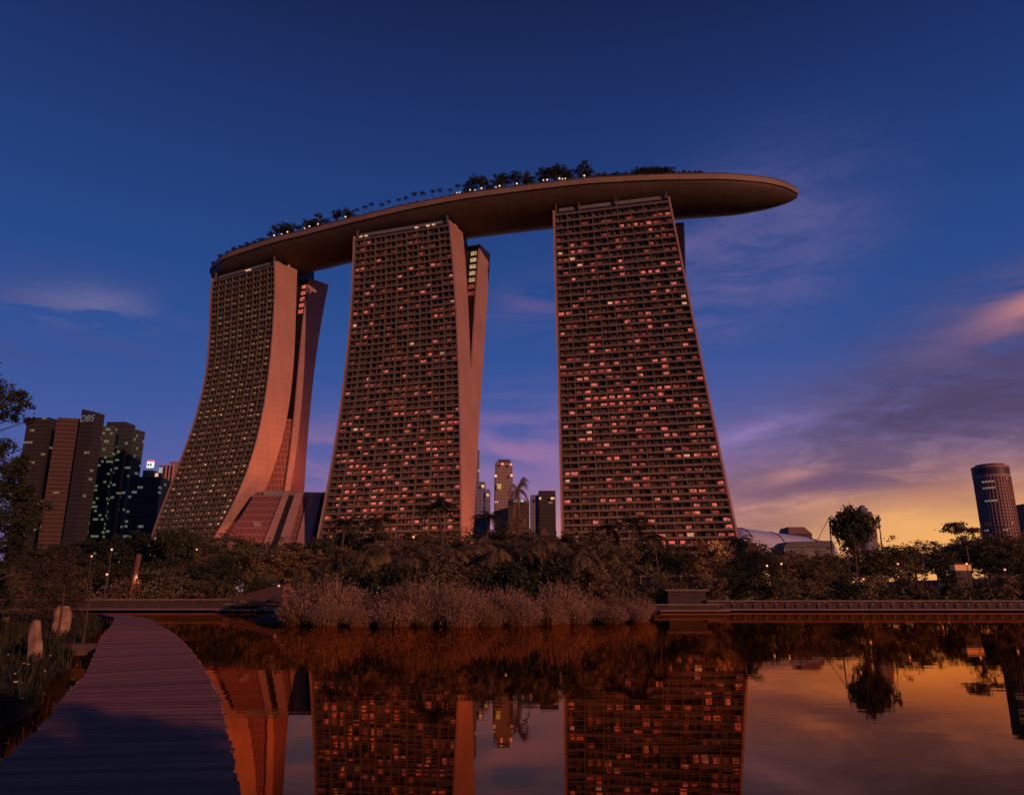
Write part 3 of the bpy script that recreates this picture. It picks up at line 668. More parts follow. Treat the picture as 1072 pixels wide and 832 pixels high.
rp = [reed_proto(random.Random(k), 2.8, (800, 1200, 1500, 950, 1300)[k], (.9, 1.35, 1.6, 1.1, 1.45)[k]) for k in range(5)]
for o in rp: o['category'] = 'reeds'
k = 0
for row, (y0, hh, stp) in enumerate(((57.6, 2.1, 33), (60.0, 2.75, 30))):
    px = 312 + row * 8
    while px < 690:
        ex = (at(px, 650, y0).x + 6.5) / 17.5
        yy = 71 - 14.5 * math.sqrt(max(.0, 1 - min(.98, ex * ex))) * .99 + row * 2.6 + rt.uniform(-.7, .9)
        x = at(px, 650, yy).x
        h = hh * rt.uniform(.65, 1.25)
        plant(rt.choice(rp), x, yy, .0 if row == 0 else .25, h, rt.uniform(.8, 1.15), 'reed_clump', 'reeds', 'reed clumps edging the island', ('reed clump at the island waterline' if row == 0 else 'plumed reed clump in the second row'))
        px += stp * rt.uniform(.85, 1.2)

# ------------------------------------------------------------------ boardwalk
bw = thing('boardwalk', 'curving weathered plank boardwalk along the left of the lake', 'boardwalk', (-6, 10, .3))
def rs(pl, n):
    p = np.array(pl, float); p2 = [p[0]]
    tt = np.linspace(0, len(p) - 1, n * 4); q = np.c_[np.interp(tt, range(len(p)), p[:, 0]), np.interp(tt, range(len(p)), p[:, 1])]
    for _ in range(90): q[1:-1] = (q[:-2] + 2 * q[1:-1] + q[2:]) / 4
    return q
QL, QR = rs(DECK_L, 300), rs(DECK_R, 300)
cl = (QL + QR) / 2; el = np.r_[0, np.cumsum(np.linalg.norm(np.diff(cl, axis=0), axis=1))]
def dk(s): return [Vector((np.interp(s, el, Q[:, 0]), np.interp(s, el, Q[:, 1]), 0)) for Q in (QL, QR)]
m = MB(); s = 0.1; rd = random.Random(5)
while s < el[-1] - .3:
    st = .16
    (a0, b0), (a1, b1) = dk(s), dk(s + st - .007); tz = .55 + rd.uniform(-.0018, .0018); o1, o2 = rd.uniform(-.03, .03), rd.uniform(-.03, .03)
    ax = (b0 - a0).normalized(); a0 = a0 + ax * o1; a1 = a1 + ax * o1; b0 = b0 + ax * o2; b1 = b1 + ax * o2
    up = Vector((0, 0, tz)); lo = Vector((0, 0, tz - .04)); tl = Vector((0, 0, rd.uniform(-.0015, .0015)))
    m.hexa([a0 + lo, b0 + lo, b1 + lo, a1 + lo, a0 + up + tl, b0 + up, b1 + up, a1 + up + tl])
    s += st
m_plank = leaf_mat('plank_weathered', (.17, .085, .062), (.35, .195, .14))
bpn = m_plank.node_tree
for n_ in bpn.nodes:
    if n_.type == 'MIX_SHADER': n_.inputs[0].default_value = 0
bpn.nodes['Principled BSDF'].inputs['Roughness'].default_value = .75; bpn.nodes['Principled BSDF'].inputs['Specular IOR Level'].default_value = .12
tcn = bpn.nodes.new('ShaderNodeTexCoord'); mpn = bpn.nodes.new('ShaderNodeMapping'); mpn.inputs['Scale'].default_value = (2, 9, 9); nn_ = bpn.nodes.new('ShaderNodeTexNoise'); nn_.inputs['Scale'].default_value = 2.5; nn_.inputs['Detail'].default_value = 8
bq = bpn.nodes.new('ShaderNodeBump'); bq.inputs['Strength'].default_value = .8; bq.inputs['Distance'].default_value = .02
bpn.links.new(tcn.outputs['Object'], mpn.inputs[0]); bpn.links.new(mpn.outputs[0], nn_.inputs['Vector']); bpn.links.new(nn_.outputs['Fac'], bq.inputs['Height']); bpn.links.new(bq.outputs[0], bpn.nodes['Principled BSDF'].inputs['Normal'])
m.build('planking', m_plank, bw)
for Q, sg in ((QL, 1), (QR, -1)):
    rg = []
    for i in range(4, len(Q) - 4, 6):
        p = Vector((*Q[i], 0)); tt = Vector((*(Q[i + 2] - Q[i - 2]), 0)).normalized(); nv = Vector((tt.y, -tt.x, 0)) * sg
        rg.append([p + nv * .12 + Vector((0, 0, .28)), p + nv * .22 + Vector((0, 0, .28)), p + nv * .22 + Vector((0, 0, .49)), p + nv * .12 + Vector((0, 0, .49))])
    m = MB(); m.loft(rg); m.build('edge_beam', m_wood2, bw)
for s in np.arange(1.5, el[-1] - 2, 2.6):
    a_, b_ = dk(s)
    for p, q in ((a_, b_), (b_, a_)):
        c = p + (q - p).normalized() * .3; m = MB(); m.tube([(c.x, c.y, -1.6), (c.x, c.y, .48)], .09, 8); m.build('pile', m_wood2, bw)
# side landing on the left
q0, q1 = atz(72, 676, .5), atz(106, 676, .5)
ld = thing('landing_stage', 'short timber landing joining the boardwalk from the left marsh', 'landing', (q0.x, q0.y, .4))
m = MB(); 
p0, p1 = Vector((q0.x - .5, q0.y, 0)), Vector((q1.x + .2, q1.y, 0)); dv = Vector((-.45, .9, 0)).normalized()
for k in range(12):
    a0 = p0 + dv * (k * .16); b0 = p1 + dv * (k * .16); a1 = a0 + dv * .147; b1 = b0 + dv * .147
    m.hexa([a0 + Vector((0, 0, .46)), b0 + Vector((0, 0, .46)), b1 + Vector((0, 0, .46)), a1 + Vector((0, 0, .46)), a0 + Vector((0, 0, .5)), b0 + Vector((0, 0, .5)), b1 + Vector((0, 0, .5)), a1 + Vector((0, 0, .5))])
m.build('planking', m_plank, ld); m = MB(); m.hexa([p0 - dv * .1 + Vector((0, 0, .2)), p1 - dv * .1 + Vector((0, 0, .2)), p1 + Vector((0, 0, .2)), p0 + Vector((0, 0, .2)), p0 - dv * .1 + Vector((0, 0, .49)), p1 - dv * .1 + Vector((0, 0, .49)), p1 + Vector((0, 0, .49)), p0 + Vector((0, 0, .49))]); m.build('edge_beam', m_wood2, ld)

# marsh: grass, flowers, stones, saplings
rd = random.Random(21); m = MB(); fm_ = MB()
for _ in range(30000):
    y = 4 + rd.random() ** 1.5 * 70; x = deck_left(y) - .5 - rd.random() ** 1.3 * (6 + y * .55)
    h = rd.uniform(.12, .4) + (.35 if y > 24 else 0) * rd.random(); z = ground_z(x, y)
    if z < .05: continue
    an = rd.uniform(0, 6.28); dd_ = Vector((math.cos(an), math.sin(an), 0)); p = Vector((x, y, z - .05)); w_ = .008 + .0007 * y; tip = p + dd_ * h * rd.uniform(.1, .6) + Vector((0, 0, h)); sd_ = Vector((-dd_.y, dd_.x, 0)) * w_; mid = p.lerp(tip, .55) + Vector((0, 0, h * .12))
    m.quad(p - sd_, p + sd_, mid + sd_ * .8, mid - sd_ * .8); m.quad(mid - sd_ * .8, mid + sd_ * .8, tip)
    if rd.random() < .03 and y < 24:
        for k in range(5): leaf(fm_, tip + Vector((rd.gauss(0, .015), rd.gauss(0, .015), .02)), .025, rd)
tag(m.build('marsh_grass', m_grass), 'low dark grass covering the left marsh bank', 'grass', kind='stuff')
tag(fm_.build('marsh_flowers', m_flower), 'tiny white flowers scattered in the marsh grass', 'flowers', kind='stuff')
def stone(px, py, Y, w_, h, label, cat, seed, taper=.85):
    p = at(px, py, Y); z = ground_z(p.x, p.y) if True else p.z; rd = random.Random(seed); rg = []; n = 12
    for k in range(9):
        f = k / 8; r = w_ * (1 - (1 - taper) * f) * (1 if k < 8 else .72) * (1 if k < 7 else .93) ; ring = []
        for j in range(n):
            an = 2 * math.pi * j / n; q = r * (.85 + .22 * math.sin(an * 2 + seed + f * 2) + rd.uniform(-.09, .09)); ring.append(Vector((p.x + math.cos(an) * q + .05 * math.sin(f * 4 + seed), p.y + math.sin(an) * q * .75, z - .15 + (h + .15) * f)))
        rg.append(ring)
    m = MB(); m.loft(rg); o = m.build('standing_stone', m_stone); return tag(o, label, cat)
def stone_at(px, ytop, ybot, Y, hw_px, *a, **k):
    Y = atz(px, ybot, .25).y; g_ = at(px, ybot, Y); top = at(px, ytop, Y); return stone(px, ybot, Y, hw_px * Y / F_PX, top.z - ground_z(g_.x, g_.y), *a, **k)
stone_at(33, 649, 695, 17.5, 7.5, 'tall narrow upright stone in the marsh grass nearest the camera', 'standing stone', 1)
stone_at(61, 634, 668, 27, 9.5, 'broad rough block of stone behind the tall upright stone', 'stone', 5, taper=.8)
stone_at(4, 646, 662, 22, 5, 'small low stone cut by the left edge of the picture', 'stone', 9)
for px, yt, yb, Y, lab in ((88.5, 600, 658, 30, 'thin bare sapling stem beside the boardwalk bend'), (62.5, 612, 650, 31, 'thin bare stem rising from behind the broad stone')):
    p = at(px, yb, Y); q = at(px, yt, Y); z = ground_z(p.x, p.y); m = MB(); m.tube([(p.x, p.y, z - .1), (p.x + .03, p.y, (z + q.z) / 2), (p.x, p.y, q.z)], [.045, .035, .02], 6); tag(m.build('sapling', m_bark), lab, 'sapling')
# left bank shrubs and the near overhanging tree
for px, Y, yt, w_, pr, lab in ((12, 44, 572, 1.0, P_WISP[0], 'feathery brown shrub at the left edge of the marsh'), (52, 47, 575, 1.0, P_WISP[0], 'wide wispy shrub behind the standing stones'), (84, 58, 590, .9, P_WISP[1], 'wispy shrub left of the far end of the boardwalk'), (-6, 33, 606, 1.0, P_WISP[0], 'low leafy shrub behind the upright stone'), (-30, 30, 590, 1.0, P_BUSH[2], 'dark shrub under the overhanging tree'), (74, 47, 612, .9, P_WISP[1], 'small shrub behind the pair of thin stems')):
    q = at(px, yt, Y); z = ground_z(q.x, Y); plant(pr, q.x, Y, z, q.z - z, w_, 'shrub', 'shrub', 'shrubs on the left marsh bank', '', lab)
nt_ = thing('overhanging_tree', 'near dark tree reaching in from the left edge with a leafy branch', 'tree', (-21, 24, .2))
tm = MB(); tp = Vector((-21, 24, -.2)); 
tm.tube([tp, tp + Vector((.3, .2, 3)), tp + Vector((.8, .2, 6.5)), tp + Vector((1, 0, 9))], [.32, .25, .2, .1], 9)
cm = MB(); rd = random.Random(8)
lb = [(-8, 402, .55), (4, 408, .4), (12, 416, .34), (20, 418, .34), (27, 423, .26), (18, 430, .2), (6, 424, .24), (-4, 430, .5), (14, 438, .14), (30, 441, .07), (2, 437, .2), (24, 412, .1), (-14, 420, .6), (-20, 400, .7)]
lb2 = [(-10, 462, .5), (3, 472, .42), (8, 488, .4), (14, 500, .42), (4, 510, .5), (18, 520, .4), (24, 535, .4), (10, 540, .5), (28, 552, .32), (16, 562, .4), (0, 565, .5), (20, 490, .25), (27, 512, .28), (32, 530, .25), (-6, 490, .7), (-10, 530, .7), (24, 482, .12)]
fk = tp + Vector((.8, .2, 6.0))
for lst, fr_ in ((lb, fk), (lb2, tp + Vector((.4, .2, 3.4)))):
    for (px, py, s) in lst:
        c = at(px, py, 23 + rd.uniform(-1, 1)); s *= (.55 if lst is lb else .78)
        tm.tube([fr_, fr_.lerp(c, .5) + Vector((0, 0, .25)), c], [.07, .035, .01], 5)
        subs = [c + Vector((rd.gauss(0, .55), rd.gauss(0, .7), rd.gauss(0, .5))) * s for _ in range(7)]
        for _ in range(int((110 + 460 * s) * (1.0 if lst is lb else 2.2))):
            q = rd.choice(subs) + Vector((rd.gauss(0, 1), rd.gauss(0, 1), rd.gauss(0, .8))) * (.05 + s * .22); leaf(cm, q, .05, rd)
tm.build('trunk', m_bark, nt_, True); cm.build('crown', m_leafd, nt_)
# unseen trees added behind the camera to shade the near end of the boardwalk
for x, y, h, w_ in ((5.5, -8, 4.6, 1.3), (8.2, -9.5, 5.4, 1.2), (2.5, -7.8, 4.2, 1.3), (10.8, -9.5, 3.9, 1.2)):
    plant(rt.choice(P_DARK), x, y, ground_z(x, y), h, w_, 'tree', 'tree', 'unseen shade trees added behind the viewpoint', '', 'unseen leafy tree added behind the viewpoint to shade the boardwalk')

# ------------------------------------------------------------------ lakeside walkways
def walkway(label, a, b, z0, z1, lights):
    a, b = Vector(a), Vector(b); d_ = (b - a); ln = d_.length; d_.normalize(); n_ = Vector((-d_.y, d_.x, 0)); mid = (a + b) / 2; rz = math.atan2(d_.y, d_.x)
    o = thing('walkway', label, 'walkway', (mid.x, mid.y, 0))
    m = MB(); m.box((mid.x, mid.y, z0 - .1), (ln, 3.0, .2), rz); m.build('deck', m_ledge, o)
    q = mid + n_ * 1.9; m = MB(); m.box((q.x, q.y, z1 - .09), (ln, .7, .18), rz); m.build('ledge', m_ledge, o)
    q = mid + n_ * 2.1; m = MB(); m.box((q.x, q.y, (z0 + z1 - .28) / 2 - .5), (ln, .25, z1 - z0 + .7), rz); m.build('back_wall', m_dark, o)
    k = 1.0
    while k < ln - .5:
        p = a + d_ * k; m = MB(); m.tube([(p.x, p.y, -1.7), (p.x, p.y, z0 - .3)], .16, 6); m.build('pile', m_dark, o); k += 4.0
    if lights:
        k = .8
        n0 = 0
        while k < ln - .3 and n0 < 60:
            p = a + d_ * k + n_ * 1.6; m = MB(); m.box((p.x, p.y, z0 + .27), (.1, .1, .54), rz); bo = m.build('bollard', m_metal, o)
            m = MB(); m.box((p.x, p.y, z0 + .59), (.11, .11, .09), rz); m.build('bollard_light', emat_dot, bo); k += 1.45; n0 += 1
    return o
emat_dot = emat('dot_light', (1, .4, .28), .22)
walkway('long concrete lakeside walkway on the right shore with a row of bollards', (26.5, 104.2, 0), (96, 104.2, 0), .35, 1.42, True)
walkway('short lower walkway beside the island right of the reeds', (18.5, 99.5, 0), (27.5, 100.2, 0), .3, 1.0, False)
walkway('long lakeside walkway on the left shore below the dark trees', (-75, 104.2, 0), (-38.5, 104.6, 0), .4, 1.6, False)
walkway('short walkway left of the island under the dark ramp', (-38, 101.2, 0), (-30.5, 101.2, 0), .35, 1.05, False)
pv = thing('pavilion', 'low dark pavilion with a pale roof edge right of the reeds', 'pavilion', (24, 107, 0.5))
m = MB(); m.box((24, 108, 1.5), (5.2, 3, 2.2)); m.build('wall', m_dark, pv); m = MB(); m.box((24, 108, 2.75), (6, 4, .22)); m.build('roof', m_ledge, pv)
p0 = at(262, 614, 110); p1 = at(300, 608, 110)
rp_ = thing('ramp', 'sloping dark ramp with an orange end pier left of the reeds', 'ramp', (p0.x, 110, .6))
m = MB(); m.hexa([(p0.x - 2, 108, .5), (p1.x, 108, .5), (p1.x, 112, .5), (p0.x - 2, 112, .5), (p0.x - 2, 108, 1.7), (p1.x, 108, p1.z - .4), (p1.x, 112, p1.z - .4), (p0.x - 2, 112, 1.7)]); m.build('ramp_body', mat('ramp_plum', (.06, .04, .042), .8), rp_)
m = MB(); m.box((p1.x + 1.1, 110, (p1.z + .9) / 2), (2.1, 3.2, p1.z - .2)); m.build('end_pier', mat('ochre_pier', (.22, .12, .08), .8, .3, .6), rp_)

# ------------------------------------------------------------------ podium hall between the left and middle towers
ph_ = thing('podium_hall', 'sloping glazed hall with broad ribs between the left and middle towers', 'hall', tuple(at(310, 560, 360)))
TOPY, BOTY = 378, 352
def edge(px_t, px_b, dy=0, yo=0.0, bot=578):
    ext = (bot - 515) / (560 - 515); return at(px_t, 515 + yo, TOPY + dy), at(px_t + (px_b - px_t) * ext, bot, BOTY + dy)
def panel(pt0, pt1, pb0, pb1, dy, thk, name, mt):
    t0, b0 = edge(pt0, pb0, dy); t1, b1 = edge(pt1, pb1, dy); o_ = Vector((0, thk, 0)); m = MB(); m.hexa([b0, b1, b1 + o_, b0 + o_, t0, t1, t1 + o_, t0 + o_]); return m.build(name, mt, ph_)
panel(268, 348, 240, 346, 1.0, 1.5, 'glazing', m_atr)
panel(297, 303, 279, 287, -.6, 1.5, 'rib', m_wall); panel(309.5, 317, 294, 304, -.6, 1.5, 'rib', m_wall); panel(324, 337, 312, 327, -.6, 1.5, 'rib', m_wall)
panel(303.2, 309.3, 287.2, 293.8, .2, .7, 'dark_bay', m_core); panel(337.2, 346, 327.2, 343, .2, .7, 'dark_bay', m_core)
t0, t1 = at(276, 513, TOPY - 1.2), at(348, 516, TOPY - 1.2); m = MB(); m.hexa([t0 - Vector((0, 0, 2.6)), t1 - Vector((0, 0, 2.6)), t1 + Vector((0, 9, -2.6)), t0 + Vector((0, 9, -2.6)), t0, t1, t1 + Vector((0, 9, 0)), t0 + Vector((0, 9, 0))]); m.build('roof_beam', m_crown, ph_)
# lit wall at the foot of the left tower
p0, p1 = at(207, 566, 262), at(232, 590, 262)
lw = thing('base_wall', 'orange lit wall showing through trees below the left tower', 'wall', (p0.x, 262, 3))
m = MB(); m.hexa([(p0.x, 262, 2), (p1.x + 3, 262, 2), (p1.x + 3, 268, 2), (p0.x, 268, 2), (p0.x, 262, p0.z), (p1.x + 3, 262, p0.z), (p1.x + 3, 268, p0.z), (p0.x, 268, p0.z)]); m.build('wall_panel', m_wall, lw)
m = MB(); m.box(((p0.x + p1.x + 3) / 2, 265, p0.z + .5), (p1.x + 4 - p0.x + 1, 7, 1)); m.build('coping', m_dark, lw)

# ------------------------------------------------------------------ city behind
mA = tower_mat('city_brown', (.026, .028, .026), (.046, .046, .04), 4, 3, .05, (1, .7, .4), .16, .15)
mA2 = tower_mat('city_ochre', (.05, .038, .03), (.085, .066, .048), 4, 4, .03, (1, .6, .35), .16, 0, .45)
mB = tower_mat('city_green', (.026, .055, .045), (.065, .09, .07), 4.2, 1.8, .18, (.8, .95, .6), .14, .12)
mC = tower_mat('city_dark', (.02, .03, .03), (.04, .055, .05), 4.2, 3, .10, (.8, .9, .8), .12, .1)
mD = tower_mat('city_pink', (.22, .12, .14), (.35, .22, .24), 5, 5, .04, (1, .5, .5), .5, .25)
mE = tower_mat('city_grey', (.15, .13, .12), (.24, .2, .18), 4, 3.2, .03, (1, .75, .5), .6, .3)
mF = tower_mat('city_blue', (.10, .13, .2), (.18, .2, .27), 4, 3, .06, (1, .8, .6), .4, .2)
m_sign = emat('sign_white', (.85, .9, 1), .12); m_signw = emat('sign_panel_white', (1, .9, .9), 1.1); m_signr = emat('sign_red', (1, .08, .1), .8); m_signb = emat('sign_blue', (.25, .6, 1), 1.0)
def block(o, x0px, x1px, ytop, Y, dep, mt, name, rz=0.0, slope=0.0, ybase=None):
    a_, b_ = at(x0px, ytop, Y), at(x1px, ytop, Y); c = (a_ + b_) / 2; wd = (b_ - a_).length; top = c.z; m = MB()
    mm_ = Matrix.Rotation(rz, 3, 'Z'); dep = min(dep, wd * .9) if rz else dep
    for _ in range(6):
        P4 = [Vector((c.x, c.y + dep / 2, 0)) + mm_ @ Vector((x, y, 0)) for x, y in ((-wd / 2, -dep / 2), (wd / 2, -dep / 2), (wd / 2, dep / 2), (-wd / 2, dep / 2))]
        pxs = [proj((p.x, p.y, top))[0] for p in P4]; k_ = (x1px - x0px) / (max(pxs) - min(pxs)); wd *= k_; dep *= k_ if rz else 1
        c = c + Vector((((x0px + x1px) / 2 - (max(pxs) + min(pxs)) / 2) * Y / F_PX, 0, 0))
    zb = 0
    tp_ = [top - slope * (1 if i in (0, 3) else 0) for i in range(4)]
    m.hexa([Vector((p.x, p.y, zb)) for p in P4] + [Vector((p.x, p.y, z)) for p, z in zip(P4, tp_)])
    return m.build(name, mt, o), P4, top
ca = thing('office_tower', 'dark stepped office tower with white lettering on its highest corner', 'office tower', tuple(at(70, 560, 700)), 'city towers far behind')
block(ca, 29, 66, 437, 720, 50, mA, 'west_block', R(-4)); block(ca, 60, 92, 437.5, 700, 40, mA2, 'ochre_block', R(14)); bo, P4, tpz = block(ca, 85, 109.5, 434, 690, 30, mA, 'corner_block', R(-14))
e0, e1 = P4[0], P4[1]; m = MB(); m.hexa([Vector((p.x, p.y, tpz + .05)) for p in P4] + [Vector((p.x, p.y, tpz + (6 if i in (0, 3) else 2.5))) for i, p in enumerate(P4)]); m.build('roof_wedge', m_metal, ca)
tx = bpy.data.curves.new('lettering', 'FONT'); tx.body = 'DBS'; tx.size = 9; tx.extrude = .15; tx.shear = .2; tx.align_x = 'CENTER'; tx.materials.append(m_sign)
tmp = bpy.data.objects.new('lettering', tx); COL.objects.link(tmp); bpy.context.view_layer.update(); me_ = bpy.data.meshes.new_from_object(tmp.evaluated_get(bpy.context.evaluated_depsgraph_get())); bpy.data.objects.remove(tmp); to = bpy.data.objects.new('lettering', me_); COL.objects.link(to); to.parent = ca; mid = (e0 + e1) / 2; nv = Vector((e1.y - e0.y, -(e1.x - e0.x), 0)).normalized(); nv = nv if nv.y < 0 else -nv
pp = mid + nv * .35; to.location = (pp.x - ca['_w'][0], pp.y - ca['_w'][1], tpz - 6.5 - ca['_w'][2]); to.rotation_euler = (R(90), 0, math.atan2(e1.y - e0.y, e1.x - e0.x))
cb = thing('office_tower', 'green glass office tower with an ochre stair strip, right of the lettered tower', 'office tower', tuple(at(125, 560, 760)), 'city towers far behind')
block(cb, 101, 128, 446, 760, 40, mB, 'west_face', R(10)); block(cb, 125, 152, 449, 750, 45, mB, 'east_face', R(-16)); block(cb, 126, 133, 470, 738, 10, mA2, 'stair_strip', R(-10)); block(cb, 112, 142, 441.5, 775, 30, m_metal, 'roof_house', R(-3))
cc = thing('office_block', 'low black glass block beside the curved left hotel tower', 'office block', tuple(at(155, 560, 650)), 'city towers far behind')
block(cc, 137, 178, 499, 650, 40, mC, 'body', R(6)); block(cc, 150, 170, 492, 665, 20, mA2, 'roof_house', 0)
s0, s1 = at(153.5, 489.5, 655), at(161.5, 483, 655); m = MB(); m.box(((s0.x + s1.x) / 2, 655, (s0.z + s1.z) / 2), (s1.x - s0.x, 1, s1.z - s0.z)); sg = m.build('sign_panel', m_signw, cc)
m = MB(); m.box(((s0.x + s1.x) / 2, 655, s1.z + .9), (s1.x - s0.x, 1, 1.6)); m.build('sign_cap', m_signr, sg)
for k in (.25, .62): 
    m = MB(); m.box((s0.x + (s1.x - s0.x) * k, 654.3, s0.z * .55 + s1.z * .45), (1.3, .3, 2.0)); m.build('sign_mark', m_metal, sg)
s0 = at(168, 492, 655); m = MB(); m.box((s0.x, 655, s0.z), (2.6, 1, 4.6), .1); m.build('lit_sign', emat('sign_cyan', (.5, .85, 1), .5), cc)
m = MB(); m.box((at(164, 497, 652).x, 652, at(164, 497, 652).z), (2.4, 1, 3)); m.build('lit_room', m_winw[0], cc)
cd_ = thing('office_tower', 'pinkish finned tower peeping out behind the curved hotel leg', 'office tower', tuple(at(178, 560, 900)), 'city towers far behind')
block(cd_, 166, 182, 487, 900, 40, mD, 'body', R(4)); block(cd_, 178, 196, 483, 905, 40, mD, 'wing', R(-8))
for k in range(4): block(cd_, 170 + k * 4, 170.8 + k * 4, 486 - k * .6, 893, 4, m_steel, 'fin')
ce = thing('office_tower', 'slim blue tower edge close against the middle hotel wall', 'office tower', tuple(at(499, 560, 880)), 'city towers far behind'); block(ce, 492, 502, 471, 880, 30, mF, 'body', R(3)); block(ce, 494, 500, 469, 885, 12, m_metal, 'roof_house')
cf = thing('apartment_block', 'stepped grey-blue block with a lit corner beside the slim tower', 'apartment block', tuple(at(506, 560, 860)), 'city towers far behind'); block(cf, 498, 508.5, 504, 860, 30, mF, 'body'); block(cf, 508, 513.5, 512, 858, 30, mF, 'lower_step')
for px_, py_ in ((505.5, 509), (510.5, 518)): p = at(px_, py_, 856); m = MB(); m.box(p, (3.2, 1, 3)); m.build('lit_room', m_winw[0], cf)
cg = thing('office_tower', 'square grey tower with red roof lights in the gap between towers', 'office tower', tuple(at(528, 560, 900)), 'city towers far behind'); block(cg, 518.5, 536.5, 483.5, 900, 35, mE, 'body', R(5)); block(cg, 517.5, 536.8, 497.5, 898, 38, mE, 'shoulder', R(5)); block(cg, 521, 534, 481, 908, 18, m_metal, 'roof_house', R(5))
for px_, py_ in ((526, 485.5), (535, 486), (519, 498), (535.5, 497.5)): p = at(px_, py_, 893); m = MB(); m.ball(p, 1.5); m.build('roof_light', m_bulbr if py_ < 490 else m_bulb, cg)
p = at(522.5, 509, 893); m = MB(); m.box(p, (5, 1, 6)); m.build('lit_room', emat('floodlit_yellow', (1, .6, .12), .5), cg)
chh = thing('office_block', 'low brown block carrying a glowing blue sign in the gap', 'office block', tuple(at(543, 560, 780)), 'city towers far behind'); block(chh, 532, 554, 523, 780, 30, mA2, 'body', 0)
p = at(543, 524.2, 776); m = MB(); m.box(p, (12.5, 1, 3.6)); sg = m.build('sign_board', m_metal, chh)
for dx0, wdt, mt in ((-4.8, .8, m_signb), (-.9, 4.2, emat('sign_pale', (.6, .95, 1), 1.0)), (3.4, 3.6, emat('sign_lilac', (.5, .62, 1), .8))):
    m = MB(); m.box(p + Vector((dx0, -.7, 0)), (wdt, .3, 2.2)); m.build('sign_lettering', mt, sg)
ci = thing('office_block', 'brown block with a pale glass side and lit corner next to the right hotel tower', 'office block', tuple(at(570, 560, 820)), 'city towers far behind'); block(ci, 563, 581.5, 513.5, 820, 35, mA, 'body', 0); block(ci, 555, 563, 518, 825, 30, mF, 'glass_side', 0)
for px_ in (565.5, 578.5): p = at(px_, 521.5, 816); m = MB(); m.box(p, (4 if px_ > 570 else 2, 1, 2.4)); m.build('lit_room', m_winw[0], ci)
# round tower on the right
c0, c1 = at(1018.5, 488, 1000), at(1053, 487, 1000); cx_, rad_ = (c0.x + c1.x) / 2, (c1.x - c0.x) / 2 * .97
ct = thing('round_tower', 'tall round hotel tower on the right horizon with a dark top band', 'round tower', (cx_, 1000, 0)); 
def cyl(z0, z1, r, name, mt, n=40, par=None):
    m = MB(); m.loft([[Vector((cx_ + math.cos(2 * math.pi * k / n) * r, 1000 + math.sin(2 * math.pi * k / n) * r, z)) for k in range(n)] for z in (z0, z1)]); return m.build(name, mt, par or ct)
zt = c0.z
m_cyl = bpy.data.materials.new('round_facade'); m_cyl = tower_mat('round_facade', (.12, .085, .085), (.33, .24, .22), 4.2, 3.0, .05, (1, .6, .35), .3, 0, .42)
cyl(0, zt - 13, rad_, 'shaft', m_cyl); cyl(zt - 13, zt - 4, rad_ * 1.02, 'top_band', mat('dark_band', (.06, .05, .06), .5)); cyl(zt - 4, zt - 1.2, rad_ * 1.03, 'cornice', m_wall); cyl(zt - 1.2, zt + 1.5, rad_ * .8, 'roof_house', m_metal); cyl(zt - 16, zt - 13, rad_ * 1.025, 'sill_band', m_wall)
for k in range(36):
    an = 2 * math.pi * (k + .5) / 36
    if math.sin(an) > .35: continue
    m = MB(); m.box((cx_ + math.cos(an) * (rad_ + .3), 1000 + math.sin(an) * (rad_ + .3), (zt - 16) / 2), (.9, .9, zt - 16), an); m.build('rib', m_wall, ct)
cj = thing('apartment_block', 'lower pale block at the right edge beside the round tower', 'apartment block', tuple(at(1075, 560, 980)), 'city towers far behind'); block(cj, 1058, 1090, 528, 980, 40, mE, 'body', 0); block(cj, 1060, 1088, 526.5, 985, 30, mA2, 'roof_house')
# white curved roof, brown wedge roof, grey-green low roof, pale blue tower
rf = thing('curved_roof_hall', 'long pale white curved roof right of the hotel tower foot', 'hall', tuple(at(805, 565, 455)))
m_white = mat('white_membrane', (.52, .66, .82), .45, .08, .1); pr_ = [(766, 549), (780, 549.5), (795, 551.5), (812, 554), (830, 556.5), (850, 559.5), (866, 563)]
rings = []
for (a_, y_) in pr_:
    t_ = at(a_, y_, 455); rg = []
    for k in range(9):
        an = math.pi * k / 8; rg.append(Vector((t_.x + 1.5 * math.cos(an), 455 + 22 - 34 * math.cos(an), 6 + (t_.z - 6) * (.62 + .38 * math.sin(an)) if 0 < k < 8 else 6)))
    rings.append(rg)
m = MB(); m.loft(rings, close=False, cap=True); m.build('roof', m_white, rf, True)
for r_ in rings[1:-1:2]:
    m = MB(); m.tube([p + Vector((0, -.2, .15)) for p in r_[1:8]], .28, 5); m.build('roof_rib', m_steel, rf)
wr = thing('wedge_roof_building', 'small brown trapezoid roof rising behind the white curved roof', 'building', tuple(at(838, 560, 620))); 
a_, b_ = at(825.5, 557.5, 600), at(850, 558.5, 600); tz_ = at(838, 551, 600).z; m = MB(); m.hexa([(a_.x, 600, 0), (b_.x, 600, 0), (b_.x, 625, 0), (a_.x, 625, 0), (a_.x, 600, tz_ - 6), (b_.x, 600, tz_ - 6), (b_.x, 625, tz_ - 6), (a_.x, 625, tz_ - 6)]); m.build('wall', mA2, wr)
m = MB(); m.hexa([(a_.x, 599, tz_ - 5.9), (b_.x, 599, tz_ - 5.9), (b_.x, 626, tz_ - 5.9), (a_.x, 626, tz_ - 5.9), (a_.x + 1.5, 604, tz_), (b_.x - 4, 604, tz_), (b_.x - 4, 622, tz_), (a_.x + 1.5, 622, tz_)]); m.build('roof', mat('brown_roof', (.2, .13, .11), .7), wr)
gr = thing('long_low_hall', 'long low grey-green roof in front of the white curved roof', 'hall', tuple(at(846, 572, 400))); a_, b_ = at(820, 567, 400), at(873, 566, 400); mgr = mat('grey_green_roof', (.14, .16, .15), .6, .2, .2)
